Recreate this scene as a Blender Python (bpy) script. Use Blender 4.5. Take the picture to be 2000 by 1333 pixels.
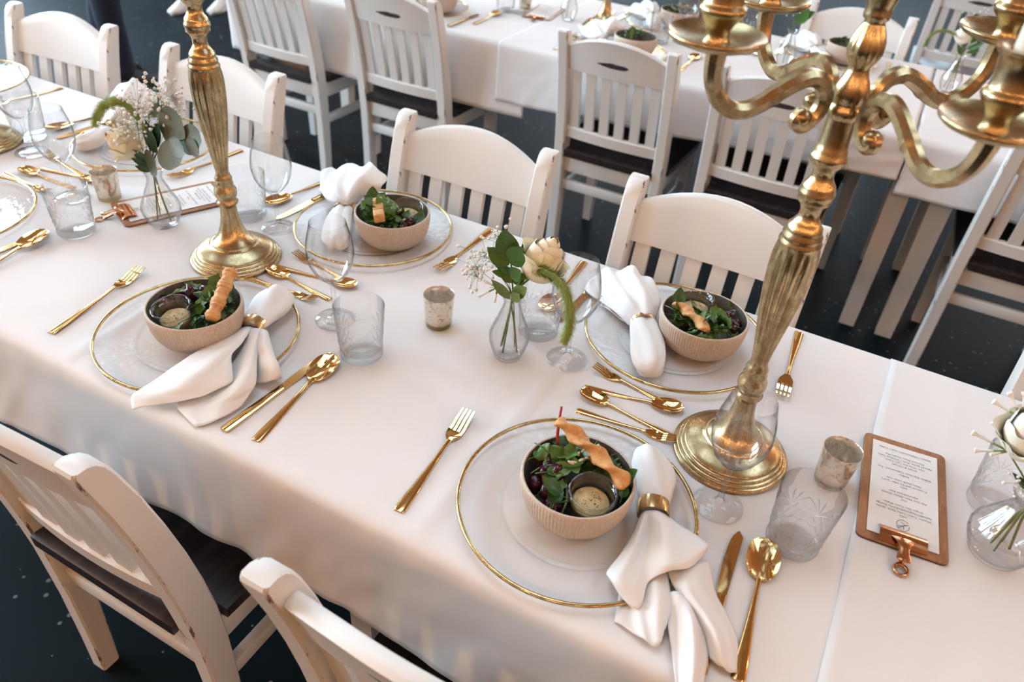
import bpy, bmesh, math, random
from mathutils import Vector, Matrix, noise

for o in list(bpy.data.objects):
    bpy.data.objects.remove(o)
SC = bpy.context.scene
COL = SC.collection
T = 0.76                      # height of the dressed table tops
PI = math.pi

# ------------------------------------------------------------------ camera
F_PX, PITCH, ROLL, YAW = 1493.9, math.radians(37.083), math.radians(5.022), math.radians(25.5)
fw = Vector((0, math.cos(PITCH), -math.sin(PITCH)))
rt = Vector((1, 0, 0))
up = Vector((0, math.sin(PITCH), math.cos(PITCH)))
r2 = rt * math.cos(ROLL) + up * math.sin(ROLL)
u2 = up * math.cos(ROLL) - rt * math.sin(ROLL)
Rz = Matrix.Rotation(YAW, 3, 'Z')
r2, u2, f2 = Rz @ r2, Rz @ u2, Rz @ fw
cam = bpy.data.cameras.new('camera')
cam.sensor_width = 36.0
cam.lens = F_PX * 36.0 / 2000.0
cam.clip_start, cam.clip_end = 0.02, 60
cam.dof.use_dof = True
cam.dof.focus_distance = 1.18
cam.dof.aperture_fstop = 4.4
cam_o = bpy.data.objects.new('camera', cam)
COL.objects.link(cam_o)
M = Matrix.Identity(4)
for i in range(3):
    M[i][0], M[i][1], M[i][2] = r2[i], u2[i], -f2[i]
M.translation = Vector((0, 0, 1.5803))
cam_o.matrix_world = M
SC.camera = cam_o

# ------------------------------------------------------------------ light and exposure
SC.view_settings.view_transform = 'Standard'
SC.view_settings.look = 'None'
SC.view_settings.gamma = 1.0
SC.view_settings.use_curve_mapping = False
SC.view_settings.exposure = 0.04
try:
    SC.cycles.caustics_reflective = False
    SC.cycles.caustics_refractive = False
    SC.cycles.max_bounces = 8
    SC.cycles.diffuse_bounces = 2
    SC.cycles.glossy_bounces = 3
    SC.cycles.transmission_bounces = 6
    SC.cycles.use_adaptive_sampling = True
    SC.cycles.adaptive_threshold = 0.10
    SC.cycles.adaptive_min_samples = 16
    SC.cycles.transparent_max_bounces = 14
    SC.cycles.sample_clamp_indirect = 4.0
except Exception:
    pass
world = bpy.data.worlds.new('daylight')
SC.world = world
world.use_nodes = True
bgn = world.node_tree.nodes['Background']
bgn.inputs['Color'].default_value = (0.80, 0.90, 1.0, 1)
bgn.inputs['Strength'].default_value = 1.0

ROOM = dict(x0=-8.5, x1=5.0, y0=-4.0, y1=12.0, h=4.2)
def area(name, loc, target, sx, sy, power, color):
    l = bpy.data.lights.new(name, 'AREA')
    l.shape = 'RECTANGLE'; l.size = sx; l.size_y = sy
    l.energy = power; l.color = color
    o = bpy.data.objects.new(name, l); COL.objects.link(o)
    o.location = loc
    d = Vector(target) - Vector(loc)
    o.rotation_euler = d.to_track_quat('-Z', 'Y').to_euler()
    return o
# daylight through the tall windows of the left wall; the far-wall windows are added as dimmer light
WIN_L = [(-2.4, 2.4), (0.8, 2.4), (4.0, 2.4)]          # y centre, width
WIN_B_ADDED = [(-4.6, 2.2), (-0.8, 2.2), (3.0, 2.2)]         # x centre, width
WZ0, WZ1 = 1.1, 3.9
WIN_W = 420
SKY_W = 42
for yc, w in WIN_L:
    area('window_daylight', (ROOM['x0'] + 0.02, yc, (WZ0 + WZ1) / 2), (0, yc, (WZ0 + WZ1) / 2 - .6), w, WZ1 - WZ0, WIN_W, (0.60, 0.82, 1.0))
for xc, w in WIN_B_ADDED:
    area('window_daylight', (xc, ROOM['y1'] - 0.02, (WZ0 + WZ1) / 2), (xc, 0, (WZ0 + WZ1) / 2 - 1.5), w, WZ1 - WZ0, WIN_W * 0.2, (0.60, 0.82, 1.0))
# roof windows: columns (x0, x1) by rows (y0, y1), all of one brightness
SKY_X = [(-5.2, -3.4), (-2.0, -0.2), (1.6, 3.4)]
SKY_Y = [(0.4, 2.8), (4.0, 6.4), (7.6, 10.0)]
SKY = [(0, 0), (0, 1), (0, 2), (1, 0), (1, 2), (2, 0), (2, 2)]  # near right opening added to brighten the right end of the cloth
for i, j in SKY:
    (a0, a1), (b0, b1) = SKY_X[i], SKY_Y[j]
    area('roof_daylight', ((a0 + a1) / 2, (b0 + b1) / 2, ROOM['h'] + 0.06), ((a0 + a1) / 2, (b0 + b1) / 2, 0), a1 - a0, b1 - b0, SKY_W, (0.60, 0.83, 1.0))
BULB_W = 195.0

# ------------------------------------------------------------------ helpers: things and meshes
def tag(o, label=None, cat=None, group=None, kind=None):
    if label: o['label'] = label
    if cat: o['category'] = cat
    if group: o['group'] = group
    if kind: o['kind'] = kind
    return o
def thing(name, label, cat, loc=(0, 0, 0), rz=0.0, group=None):
    o = bpy.data.objects.new(name, None)
    o.empty_display_size = 0.05
    COL.objects.link(o)
    o.location = loc
    o.rotation_euler = (0, 0, rz)
    return tag(o, label, cat, group)
def kids(o):
    return [c for c in ALL_CHILDREN.get(o.name, [])]
ALL_CHILDREN = {}
def adopt(o, parent):
    if parent is not None:
        o.parent = parent
        ALL_CHILDREN.setdefault(parent.name, []).append(o)
def copy_tree(o, parent=None, **props):
    c = o.copy(); COL.objects.link(c)
    if parent is not None:
        adopt(c, parent)
    for k, v in props.items():
        c[k] = v
    for ch in kids(o):
        copy_tree(ch, c)
    return c

class G:
    """collects vertices and faces, then links them as one mesh object"""
    def __init__(s):
        s.V = []; s.F = []
    def add(s, V, F):
        n = len(s.V)
        s.V += [tuple(v) for v in V]
        s.F += [tuple(i + n for i in f) for f in F]
        return s
    def lathe(s, prof, seg=48, c=(0, 0, 0), rfun=None, cap0=False, cap1=False, a0=0.0):
        V = []; F = []; n = len(prof)
        for (r, z) in prof:
            for k in range(seg):
                a = a0 + 2 * PI * k / seg
                rr = rfun(r, z, a) if rfun else r
                V.append((c[0] + rr * math.cos(a), c[1] + rr * math.sin(a), c[2] + z))
        for i in range(n - 1):
            for k in range(seg):
                k2 = (k + 1) % seg
                F.append((i * seg + k, i * seg + k2, (i + 1) * seg + k2, (i + 1) * seg + k))
        if cap0: F.append(tuple(reversed(range(seg))))
        if cap1: F.append(tuple((n - 1) * seg + k for k in range(seg)))
        return s.add(V, F)
    def tube(s, pts, rad, seg=8, flat=1.0, upv=(0, 0, 1), cap=True, sec=None, twist=None):
        pts = [Vector(p) for p in pts]; n = len(pts)
        V = []; F = []
        u0 = Vector(upv)
        for i, p in enumerate(pts):
            t = (pts[min(i + 1, n - 1)] - pts[max(i - 1, 0)])
            t = t.normalized() if t.length > 1e-9 else Vector((0, 0, 1))
            b = t.cross(u0)
            if b.length < 1e-4: b = t.cross(Vector((1, 0, 0)))
            b.normalize(); nn = b.cross(t).normalized()
            if upv is None or True:
                pass
            r = rad[i] if isinstance(rad, (list, tuple)) else rad
            tw = twist[i] if twist else 0.0
            for k in range(seg):
                a = 2 * PI * k / seg
                if sec: cx, cy = sec[k][0] * r, sec[k][1] * r
                else: cx, cy = math.cos(a) * r, math.sin(a) * r * flat
                cx, cy = cx * math.cos(tw) - cy * math.sin(tw), cx * math.sin(tw) + cy * math.cos(tw)
                V.append(p + b * cx + nn * cy)
        for i in range(n - 1):
            for k in range(seg):
                k2 = (k + 1) % seg
                F.append((i * seg + k, i * seg + k2, (i + 1) * seg + k2, (i + 1) * seg + k))
        if cap:
            F.append(tuple(reversed(range(seg)))); F.append(tuple((n - 1) * seg + k for k in range(seg)))
        return s.add(V, F)
    def box(s, c, d, bev=0.0):
        x, y, z = c; a, b, h = d[0] / 2, d[1] / 2, d[2] / 2
        e = min(bev, a * .9, b * .9, h * .9)
        if e <= 0:
            V = [(x + i * a, y + j * b, z + k * h) for k in (-1, 1) for j in (-1, 1) for i in (-1, 1)]
            F = [(0, 2, 3, 1), (4, 5, 7, 6), (0, 1, 5, 4), (2, 6, 7, 3), (0, 4, 6, 2), (1, 3, 7, 5)]
            return s.add(V, F)
        bm = bmesh.new()
        bmesh.ops.create_cube(bm, size=1.0)
        for v in bm.verts:
            v.co = Vector((x + v.co.x * 2 * a, y + v.co.y * 2 * b, z + v.co.z * 2 * h))
        bmesh.ops.bevel(bm, geom=bm.edges[:], offset=e, segments=2, profile=0.5, affect='EDGES')
        bm.verts.index_update()
        s.add([v.co[:] for v in bm.verts], [[v.index for v in f.verts] for f in bm.faces])
        bm.free()
        return s
    def loft(s, secs, cap=True):
        n = len(secs); m = len(secs[0]); V = [v for q in secs for v in q]; F = []
        for i in range(n - 1):
            for k in range(m):
                k2 = (k + 1) % m
                F.append((i * m + k, i * m + k2, (i + 1) * m + k2, (i + 1) * m + k))
        if cap:
            F.append(tuple(reversed(range(m)))); F.append(tuple((n - 1) * m + k for k in range(m)))
        return s.add(V, F)
    def grid(s, rows):
        n = len(rows); m = len(rows[0]); V = [v for q in rows for v in q]
        F = [(i * m + k, i * m + k + 1, (i + 1) * m + k + 1, (i + 1) * m + k) for i in range(n - 1) for k in range(m - 1)]
        return s.add(V, F)
    def blob(s, c, r, seg=8, rings=6, sq=(1, 1, 1), nz=0.0, seed=0):
        V = []; F = []
        for i in range(rings + 1):
            th = PI * i / rings
            for k in range(seg):
                a = 2 * PI * k / seg
                d = Vector((math.sin(th) * math.cos(a), math.sin(th) * math.sin(a), math.cos(th)))
                rr = r * (1 + nz * noise.noise(d * 1.7 + Vector((seed * 3.1, seed, 0))))
                V.append((c[0] + d.x * rr * sq[0], c[1] + d.y * rr * sq[1], c[2] + d.z * rr * sq[2]))
        for i in range(rings):
            for k in range(seg):
                k2 = (k + 1) % seg
                F.append((i * seg + k, (i + 1) * seg + k, (i + 1) * seg + k2, i * seg + k2))
        return s.add(V, F)
    def mesh(s, name, mat, smooth=True, sharp=40, merge=0.0):
        me = bpy.data.meshes.new(name)
        me.from_pydata(s.V, [], s.F)
        if merge > 0:
            bm = bmesh.new(); bm.from_mesh(me)
            bmesh.ops.remove_doubles(bm, verts=bm.verts[:], dist=merge)
            bmesh.ops.recalc_face_normals(bm, faces=bm.faces[:])
            bm.to_mesh(me); bm.free()
        me.update()
        me.materials.append(mat)
        if smooth:
            me.polygons.foreach_set('use_smooth', [True] * len(me.polygons))
            if sharp and sharp < 180:
                me.set_sharp_from_angle(angle=math.radians(sharp))
        return me
    def build(s, name, mat, parent=None, smooth=True, sharp=40, merge=0.0, kind=None, loc=None):
        o = bpy.data.objects.new(name, s.mesh(name, mat, smooth, sharp, merge))
        COL.objects.link(o)
        adopt(o, parent)
        if kind: o['kind'] = kind
        if loc: o.location = loc
        return o
def inst(name, me, parent=None, loc=(0, 0, 0), rot=(0, 0, 0), scale=(1, 1, 1)):
    o = bpy.data.objects.new(name, me); COL.objects.link(o)
    adopt(o, parent)
    o.location = loc; o.rotation_euler = rot; o.scale = scale
    return o
def solid(o, t, off=0.0):
    m = o.modifiers.new('thickness', 'SOLIDIFY'); m.thickness = t; m.offset = off
    return o
def cr(p0, p1, p2, p3, t):
    return 0.5 * ((2 * p1) + (p2 - p0) * t + (2 * p0 - 5 * p1 + 4 * p2 - p3) * t * t + (3 * p1 - p0 - 3 * p2 + p3) * t ** 3)
def spline(P, k):
    P = [Vector(p) for p in P]; n = len(P); out = []
    for i in range(n - 1):
        a = P[i - 1] if i else P[0] * 2 - P[1]
        d = P[i + 2] if i + 2 < n else P[-1] * 2 - P[-2]
        for j in range(k):
            out.append(cr(a, P[i], P[i + 1], d, j / k))
    out.append(P[-1]); return out
def spl1(P, k):
    return [v.x for v in spline([(p, 0, 0) for p in P], k)]
def net(rows, ku, kv):
    R = [spline(r, kv) for r in rows]
    C = [spline([r[j] for r in R], ku) for j in range(len(R[0]))]
    return [[C[j][i] for j in range(len(C))] for i in range(len(C[0]))]

# ------------------------------------------------------------------ materials
def new_mat(name):
    m = bpy.data.materials.new(name); m.use_nodes = True
    nt = m.node_tree
    return m, nt, nt.nodes['Principled BSDF']
def setp(b, **k):
    for key, v in k.items():
        key = key.replace('_', ' ')
        i = b.inputs[key]
        i.default_value = (*v, 1) if isinstance(v, tuple) and len(v) == 3 and i.type == 'RGBA' else v
def tex(nt, kind, scale, coord='Object', **k):
    tc = nt.nodes.new('ShaderNodeTexCoord')
    n = nt.nodes.new(kind)
    mp = nt.nodes.new('ShaderNodeMapping')
    nt.links.new(tc.outputs[coord], mp.inputs['Vector'])
    nt.links.new(mp.outputs['Vector'], n.inputs['Vector'])
    if isinstance(scale, tuple): mp.inputs['Scale'].default_value = scale
    else: n.inputs['Scale'].default_value = scale
    for key, v in k.items():
        n.inputs[key].default_value = v
    return n
def ramp(nt, src, stops):
    r = nt.nodes.new('ShaderNodeValToRGB')
    e = r.color_ramp.elements
    while len(e) < len(stops): e.new(0.5)
    for i, (p, c) in enumerate(stops):
        e[i].position = p; e[i].color = (*c, 1) if len(c) == 3 else c
    nt.links.new(src, r.inputs['Fac'])
    return r
def bump(nt, b, src, strength, dist=0.002):
    n = nt.nodes.new('ShaderNodeBump')
    n.inputs['Strength'].default_value = strength; n.inputs['Distance'].default_value = dist
    nt.links.new(src, n.inputs['Height']); nt.links.new(n.outputs['Normal'], b.inputs['Normal'])
    return n
def simple(name, col, rough=0.5, metal=0.0, noise_s=0, var=0.0, bmp=0.0, bdist=0.001, **k):
    m, nt, b = new_mat(name)
    setp(b, Base_Color=col, Roughness=rough, Metallic=metal, **k)
    if noise_s:
        n = tex(nt, 'ShaderNodeTexNoise', noise_s, Detail=4.0)
        if var:
            lo = tuple(max(0, c * (1 - var)) for c in col); hi = tuple(min(1, c * (1 + var)) for c in col)
            r = ramp(nt, n.outputs['Fac'], [(0.3, lo), (0.7, hi)])
            nt.links.new(r.outputs['Color'], b.inputs['Base Color'])
        if bmp: bump(nt, b, n.outputs['Fac'], bmp, bdist)
    return m

def cloth_mat(name, col, weave=900):
    m, nt, b = new_mat(name)
    setp(b, Base_Color=col, Roughness=0.88)
    b.inputs['Sheen Weight'].default_value = 0.15
    b.inputs['Specular IOR Level'].default_value = 0.2
    n = tex(nt, 'ShaderNodeTexNoise', (60.0, 60.0, 60.0), Detail=5.0)
    n.inputs['Scale'].default_value = 1.0
    w = tex(nt, 'ShaderNodeTexNoise', float(weave), Detail=1.0)
    mx = nt.nodes.new('ShaderNodeMath'); mx.operation = 'MULTIPLY_ADD'; mx.inputs[1].default_value = 0.25
    nt.links.new(w.outputs['Fac'], mx.inputs[0]); nt.links.new(n.outputs['Fac'], mx.inputs[2])
    bump(nt, b, mx.outputs[0], 0.25, 0.0015)
    return m
M_CLOTH = cloth_mat('white_tablecloth', (0.83, 0.80, 0.79))
M_NAP = cloth_mat('white_napkin', (0.86, 0.83, 0.81), 700)

def paint_mat(name, mark=False):
    m, nt, b = new_mat(name)
    setp(b, Roughness=0.42)
    n = tex(nt, 'ShaderNodeTexNoise', (9.0, 9.0, 2.2), Detail=6.0, Roughness=0.7)
    n.inputs['Scale'].default_value = 3.0
    r = ramp(nt, n.outputs['Fac'], [(0.0, (0.80, 0.775, 0.74)), (0.70, (0.80, 0.775, 0.74)), (0.735, (0.30, 0.24, 0.20)), (0.76, (0.09, 0.075, 0.07))])
    src = r.outputs['Color']
    if mark:   # the rubbed-through dark patch on the back of the top rail
        tc = nt.nodes.new('ShaderNodeTexCoord'); sp = nt.nodes.new('ShaderNodeSeparateXYZ')
        nt.links.new(tc.outputs['Object'], sp.inputs[0])
        n2 = tex(nt, 'ShaderNodeTexNoise', 28.0, Detail=3.0)
        def mth(op, a, bb):
            q = nt.nodes.new('ShaderNodeMath'); q.operation = op
            for i, v in enumerate((a, bb)):
                if isinstance(v, (int, float)): q.inputs[i].default_value = v
                else: nt.links.new(v, q.inputs[i])
            return q.outputs[0]
        ex = mth('POWER', mth('DIVIDE', sp.outputs['X'], 0.062), 2.0)
        ez = mth('POWER', mth('DIVIDE', mth('SUBTRACT', sp.outputs['Z'], 0.812), 0.0095), 2.0)
        d = mth('ADD', mth('ADD', ex, ez), mth('MULTIPLY', mth('SUBTRACT', n2.outputs['Fac'], 0.5), 2.0))
        back = mth('LESS_THAN', sp.outputs['Y'], -0.083)
        inside = mth('MULTIPLY', mth('LESS_THAN', d, 0.8), back)
        mx = nt.nodes.new('ShaderNodeMix'); mx.data_type = 'RGBA'
        nt.links.new(inside, mx.inputs['Factor']); nt.links.new(src, mx.inputs['A'])
        mx.inputs['B'].default_value = (0.055, 0.05, 0.055, 1)
        src = mx.outputs['Result']
    nt.links.new(src, b.inputs['Base Color'])
    n3 = tex(nt, 'ShaderNodeTexNoise', 45.0, Detail=3.0)
    bump(nt, b, n3.outputs['Fac'], 0.12, 0.001)
    return m
def worn_mat():
    m, nt, b = new_mat('worn_paint_edge')
    n = tex(nt, 'ShaderNodeTexNoise', (26.0, 26.0, 7.0), Detail=5.0, Roughness=0.75)
    n.inputs['Scale'].default_value = 1.0
    r = ramp(nt, n.outputs['Fac'], [(0.0, (0.80, 0.775, 0.74)), (0.56, (0.78, 0.75, 0.71)), (0.60, (0.24, 0.19, 0.16)), (0.66, (0.05, 0.042, 0.04))])
    nt.links.new(r.outputs['Color'], b.inputs['Base Color']); setp(b, Roughness=0.5)
    return m
M_WORN = worn_mat()
M_PAINT = paint_mat('chair_white_paint')
M_CREST = paint_mat('chair_rail_paint', True)

def wood_mat(name, c0, c1, scale, rough, sc=(1, 12, 12)):
    m, nt, b = new_mat(name)
    setp(b, Roughness=rough)
    n = tex(nt, 'ShaderNodeTexNoise', sc, Detail=6.0, Roughness=0.65)
    n.inputs['Scale'].default_value = scale
    r = ramp(nt, n.outputs['Fac'], [(0.3, c0), (0.7, c1)])
    nt.links.new(r.outputs['Color'], b.inputs['Base Color'])
    bump(nt, b, n.outputs['Fac'], 0.25, 0.001)
    return m
M_SEAT = wood_mat('dark_seat_wood', (0.012, 0.009, 0.010), (0.045, 0.032, 0.032), 6.0, 0.32, (14, 1, 14))
M_BOARD = wood_mat('clipboard_wood', (0.24, 0.10, 0.042), (0.50, 0.25, 0.12), 14.0, 0.38, (6, 1.2, 6))
M_BOARD_EDGE = simple('clipboard_dark_edge', (0.05, 0.03, 0.022), 0.6)

def metal_mat(name, c0, c1, rough, scale, bmp=0.0, r_var=0.08):
    m, nt, b = new_mat(name)
    setp(b, Metallic=1.0, Roughness=rough)
    n = tex(nt, 'ShaderNodeTexNoise', scale, Detail=5.0, Roughness=0.7)
    r = ramp(nt, n.outputs['Fac'], [(0.32, c0), (0.62, c1)])
    nt.links.new(r.outputs['Color'], b.inputs['Base Color'])
    mr = nt.nodes.new('ShaderNodeMapRange')
    mr.inputs['To Min'].default_value = rough + r_var; mr.inputs['To Max'].default_value = max(0.03, rough - r_var)
    nt.links.new(n.outputs['Fac'], mr.inputs['Value']); nt.links.new(mr.outputs['Result'], b.inputs['Roughness'])
    if bmp: bump(nt, b, n.outputs['Fac'], bmp, 0.001)
    return m
M_GOLD = metal_mat('polished_gold', (0.78, 0.49, 0.19), (0.88, 0.59, 0.27), 0.075, 30.0, 0.02, 0.02)
M_BRASS = metal_mat('antique_brass', (0.31, 0.225, 0.115), (0.60, 0.46, 0.26), 0.28, 38.0, 0.14, 0.09)
M_RIM = metal_mat('gold_rim', (0.42, 0.30, 0.13), (0.78, 0.57, 0.27), 0.16, 60.0, 0.10, 0.06)
M_RING = metal_mat('brushed_gold_ring', (0.66, 0.46, 0.22), (0.82, 0.60, 0.33), 0.20, 50.0, 0.06, 0.05)
M_COPPER = metal_mat('copper_clip', (0.55, 0.26, 0.13), (0.82, 0.44, 0.25), 0.18, 40.0, 0.05, 0.06)

def glass_mat(name, col=(1, 1, 1), refr=0.0, bump_kind=None, bscale=20.0, bstr=0.3, tint=1.0, gloss_rough=0.02, f0=0.055, edge=0.75, dark=0.30, bdist=0.002):
    """clear glass: sees through, reflects by Fresnel, optionally bends part of the light"""
    m = bpy.data.materials.new(name); m.use_nodes = True
    nt = m.node_tree; nt.nodes.clear()
    out = nt.nodes.new('ShaderNodeOutputMaterial')
    tr = nt.nodes.new('ShaderNodeBsdfTransparent'); tr.inputs['Color'].default_value = (col[0] * tint, col[1] * tint, col[2] * tint, 1)
    gl = nt.nodes.new('ShaderNodeBsdfGlossy'); gl.inputs['Roughness'].default_value = gloss_rough
    lw = nt.nodes.new('ShaderNodeLayerWeight'); lw.inputs['Blend'].default_value = 0.5
    pw = nt.nodes.new('ShaderNodeMath'); pw.operation = 'POWER'; pw.inputs[1].default_value = 4.0
    fr = nt.nodes.new('ShaderNodeMath'); fr.operation = 'MULTIPLY_ADD'; fr.inputs[1].default_value = edge; fr.inputs[2].default_value = f0
    nt.links.new(lw.outputs['Facing'], pw.inputs[0]); nt.links.new(pw.outputs[0], fr.inputs[0])
    tm = nt.nodes.new('ShaderNodeMix'); tm.data_type = 'RGBA'   # longer way through the glass near its outline
    tm.inputs['A'].default_value = (col[0] * tint, col[1] * tint, col[2] * tint, 1); tm.inputs['B'].default_value = (col[0] * dark, col[1] * dark, col[2] * dark, 1)
    p8 = nt.nodes.new('ShaderNodeMath'); p8.operation = 'POWER'; p8.inputs[1].default_value = 4.5
    nt.links.new(lw.outputs['Facing'], p8.inputs[0]); nt.links.new(p8.outputs[0], tm.inputs['Factor']); nt.links.new(tm.outputs['Result'], tr.inputs['Color'])
    mix = nt.nodes.new('ShaderNodeMixShader')
    body = tr.outputs[0]
    nrm = None
    if bump_kind:
        n = tex(nt, bump_kind, bscale)
        bp = nt.nodes.new('ShaderNodeBump'); bp.inputs['Strength'].default_value = bstr; bp.inputs['Distance'].default_value = bdist
        nt.links.new(n.outputs[0], bp.inputs['Height']); nrm = bp.outputs['Normal']
        nt.links.new(nrm, gl.inputs['Normal'])
    if refr > 0:
        rf = nt.nodes.new('ShaderNodeBsdfRefraction'); rf.inputs['IOR'].default_value = 1.25; rf.inputs['Roughness'].default_value = 0.0
        if nrm: nt.links.new(nrm, rf.inputs['Normal'])
        m2 = nt.nodes.new('ShaderNodeMixShader'); m2.inputs[0].default_value = refr
        nt.links.new(tr.outputs[0], m2.inputs[1]); nt.links.new(rf.outputs[0], m2.inputs[2]); body = m2.outputs[0]
    nt.links.new(fr.outputs[0], mix.inputs[0]); nt.links.new(body, mix.inputs[1]); nt.links.new(gl.outputs[0], mix.inputs[2])
    nt.links.new(mix.outputs[0], out.inputs['Surface'])
    return m
M_GLASS = glass_mat('thin_clear_glass', tint=0.995)
M_CUT = glass_mat('cut_crystal_glass', refr=0.2, tint=0.998, f0=.06, edge=.8, dark=.65)
M_PLATE = glass_mat('hammered_plate_glass', tint=0.997, dark=.8, bump_kind='ShaderNodeTexVoronoi', bscale=85.0, bstr=0.25, f0=0.022, edge=0.4, gloss_rough=0.06)
M_VASE = glass_mat('vase_glass', tint=0.985, f0=.08, dark=.4)
M_JAR = glass_mat('jar_glass', tint=0.985, f0=.10, dark=.35)
M_WATER = glass_mat('vase_water', tint=0.97)

def votive_mat():
    m, nt, b = new_mat('mercury_glass')
    v = tex(nt, 'ShaderNodeTexNoise', 120.0, Detail=6.0, Roughness=0.8)
    r = ramp(nt, v.outputs['Fac'], [(0.50, (0.92, 0.83, 0.70)), (0.57, (0.78, 0.67, 0.53)), (0.62, (0.36, 0.28, 0.20))])
    nt.links.new(r.outputs['Color'], b.inputs['Base Color'])
    setp(b, Metallic=0.75, Roughness=0.18, Alpha=0.72)
    return m
M_VOTIVE = votive_mat()
M_VOTIVE_BASE = glass_mat('amber_votive_foot', col=(1.0, 0.86, 0.55), refr=0.3, tint=0.95)

M_BOWL = simple('beige_stoneware', (0.62, 0.50, 0.40), 0.62, 0, 240.0, 0.10, 0.08)
M_GLAZE = simple('grey_green_glaze', (0.13, 0.125, 0.105), 0.28, 0, 60.0, 0.25, 0.03)
def bread_mat():
    m, nt, b = new_mat('baked_pastry')
    setp(b, Roughness=0.55)
    n = tex(nt, 'ShaderNodeTexNoise', 55.0, Detail=6.0, Roughness=0.7)
    r = ramp(nt, n.outputs['Fac'], [(0.28, (0.30, 0.10, 0.025)), (0.45, (0.62, 0.28, 0.085)), (0.70, (0.80, 0.47, 0.19))])
    nt.links.new(r.outputs['Color'], b.inputs['Base Color'])
    bump(nt, b, n.outputs['Fac'], 0.5, 0.003)
    return m
M_BREAD = bread_mat()
M_DIP = simple('cream_dip', (0.72, 0.54, 0.26), 0.5, 0, 70.0, 0.25, 0.4, 0.003)
M_PEPPER = simple('black_pepper', (0.03, 0.025, 0.02), 0.7)
def leaf_mat(name, a, bcol, rough=0.38, trans=0.25):
    m, nt, b = new_mat(name)
    n = tex(nt, 'ShaderNodeTexNoise', 40.0, Detail=4.0)
    r = ramp(nt, n.outputs['Fac'], [(0.3, a), (0.7, bcol)])
    nt.links.new(r.outputs['Color'], b.inputs['Base Color'])
    setp(b, Roughness=rough)
    bump(nt, b, n.outputs['Fac'], 0.3, 0.002)
    return m
M_LEAF = [leaf_mat('salad_green', (0.03, 0.085, 0.012), (0.10, 0.20, 0.035)),
          leaf_mat('spinach_green', (0.015, 0.055, 0.012), (0.05, 0.13, 0.03)),
          leaf_mat('pale_rocket_green', (0.10, 0.17, 0.04), (0.24, 0.32, 0.10))]
M_RUSCUS = leaf_mat('ruscus_green', (0.025, 0.09, 0.008), (0.085, 0.20, 0.02), 0.3)
M_EUCA = leaf_mat('eucalyptus_grey_green', (0.085, 0.105, 0.06), (0.17, 0.20, 0.14), 0.5)
M_DARKLEAF = leaf_mat('dark_leaf_green', (0.015, 0.055, 0.02), (0.05, 0.13, 0.06), 0.4)
M_STEM = leaf_mat('flower_stem_green', (0.10, 0.17, 0.04), (0.20, 0.29, 0.08), 0.5)
M_FOX = leaf_mat('foxtail_green', (0.22, 0.31, 0.05), (0.42, 0.50, 0.14), 0.7)
M_BEET = simple('beetroot', (0.045, 0.006, 0.018), 0.16, 0, 60.0, 0.6, 0.3, 0.003)
M_REDSTEM = simple('red_chard_stem', (0.38, 0.012, 0.03), 0.3)
M_SEED = simple('sunflower_seed', (0.66, 0.55, 0.40), 0.5, 0, 200.0, 0.15)
M_ROSE = simple('cream_rose_petal', (0.90, 0.82, 0.60), 0.6, 0, 25.0, 0.06)
M_ROSEW = simple('ivory_rose_petal', (0.92, 0.87, 0.73), 0.6, 0, 25.0, 0.08)
M_BUD = simple('white_flower_bud', (0.90, 0.86, 0.79), 0.7)
M_TWIG = simple('thin_green_twig', (0.14, 0.20, 0.07), 0.6)
M_PAPER = simple('menu_paper', (0.86, 0.84, 0.82), 0.8)
M_INK = simple('menu_ink', (0.16, 0.15, 0.15), 0.8)
M_CANDLE = simple('ivory_wax', (0.88, 0.80, 0.66), 0.45)
M_WICK = simple('wick', (0.05, 0.04, 0.04), 0.9)
M_WALL = simple('plaster_wall', (0.44, 0.29, 0.20), 0.9, 0, 6.0, 0.05)
M_BRICK = simple('brown_brick_wall', (0.36, 0.19, 0.11), 0.9, 0, 8.0, 0.2)
M_CEIL = simple('ceiling_boards', (0.42, 0.25, 0.14), 0.9, 0, 3.0, 0.08)
M_FRAME = simple('window_frame_paint', (0.75, 0.74, 0.72), 0.5)
M_CABLE = simple('black_cable', (0.02, 0.02, 0.02), 0.6)
M_NAVY = simple('navy_trousers', (0.010, 0.016, 0.032), 0.85, 0, 90.0, 0.3, 0.2)
M_SHIRT = simple('dark_shirt', (0.02, 0.022, 0.028), 0.85)
M_SKIN = simple('skin', (0.55, 0.33, 0.24), 0.5)
M_HAIR = simple('brown_hair', (0.05, 0.03, 0.02), 0.6)
M_SHOE = simple('black_shoe', (0.015, 0.015, 0.018), 0.4)
M_WSHOE = simple('white_shoe', (0.75, 0.72, 0.70), 0.6)
M_BEIGE = simple('dusty_pink_dress', (0.30, 0.16, 0.14), 0.85)
M_BAND = simple('shoe_sole', (0.03, 0.03, 0.03), 0.8)
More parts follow.
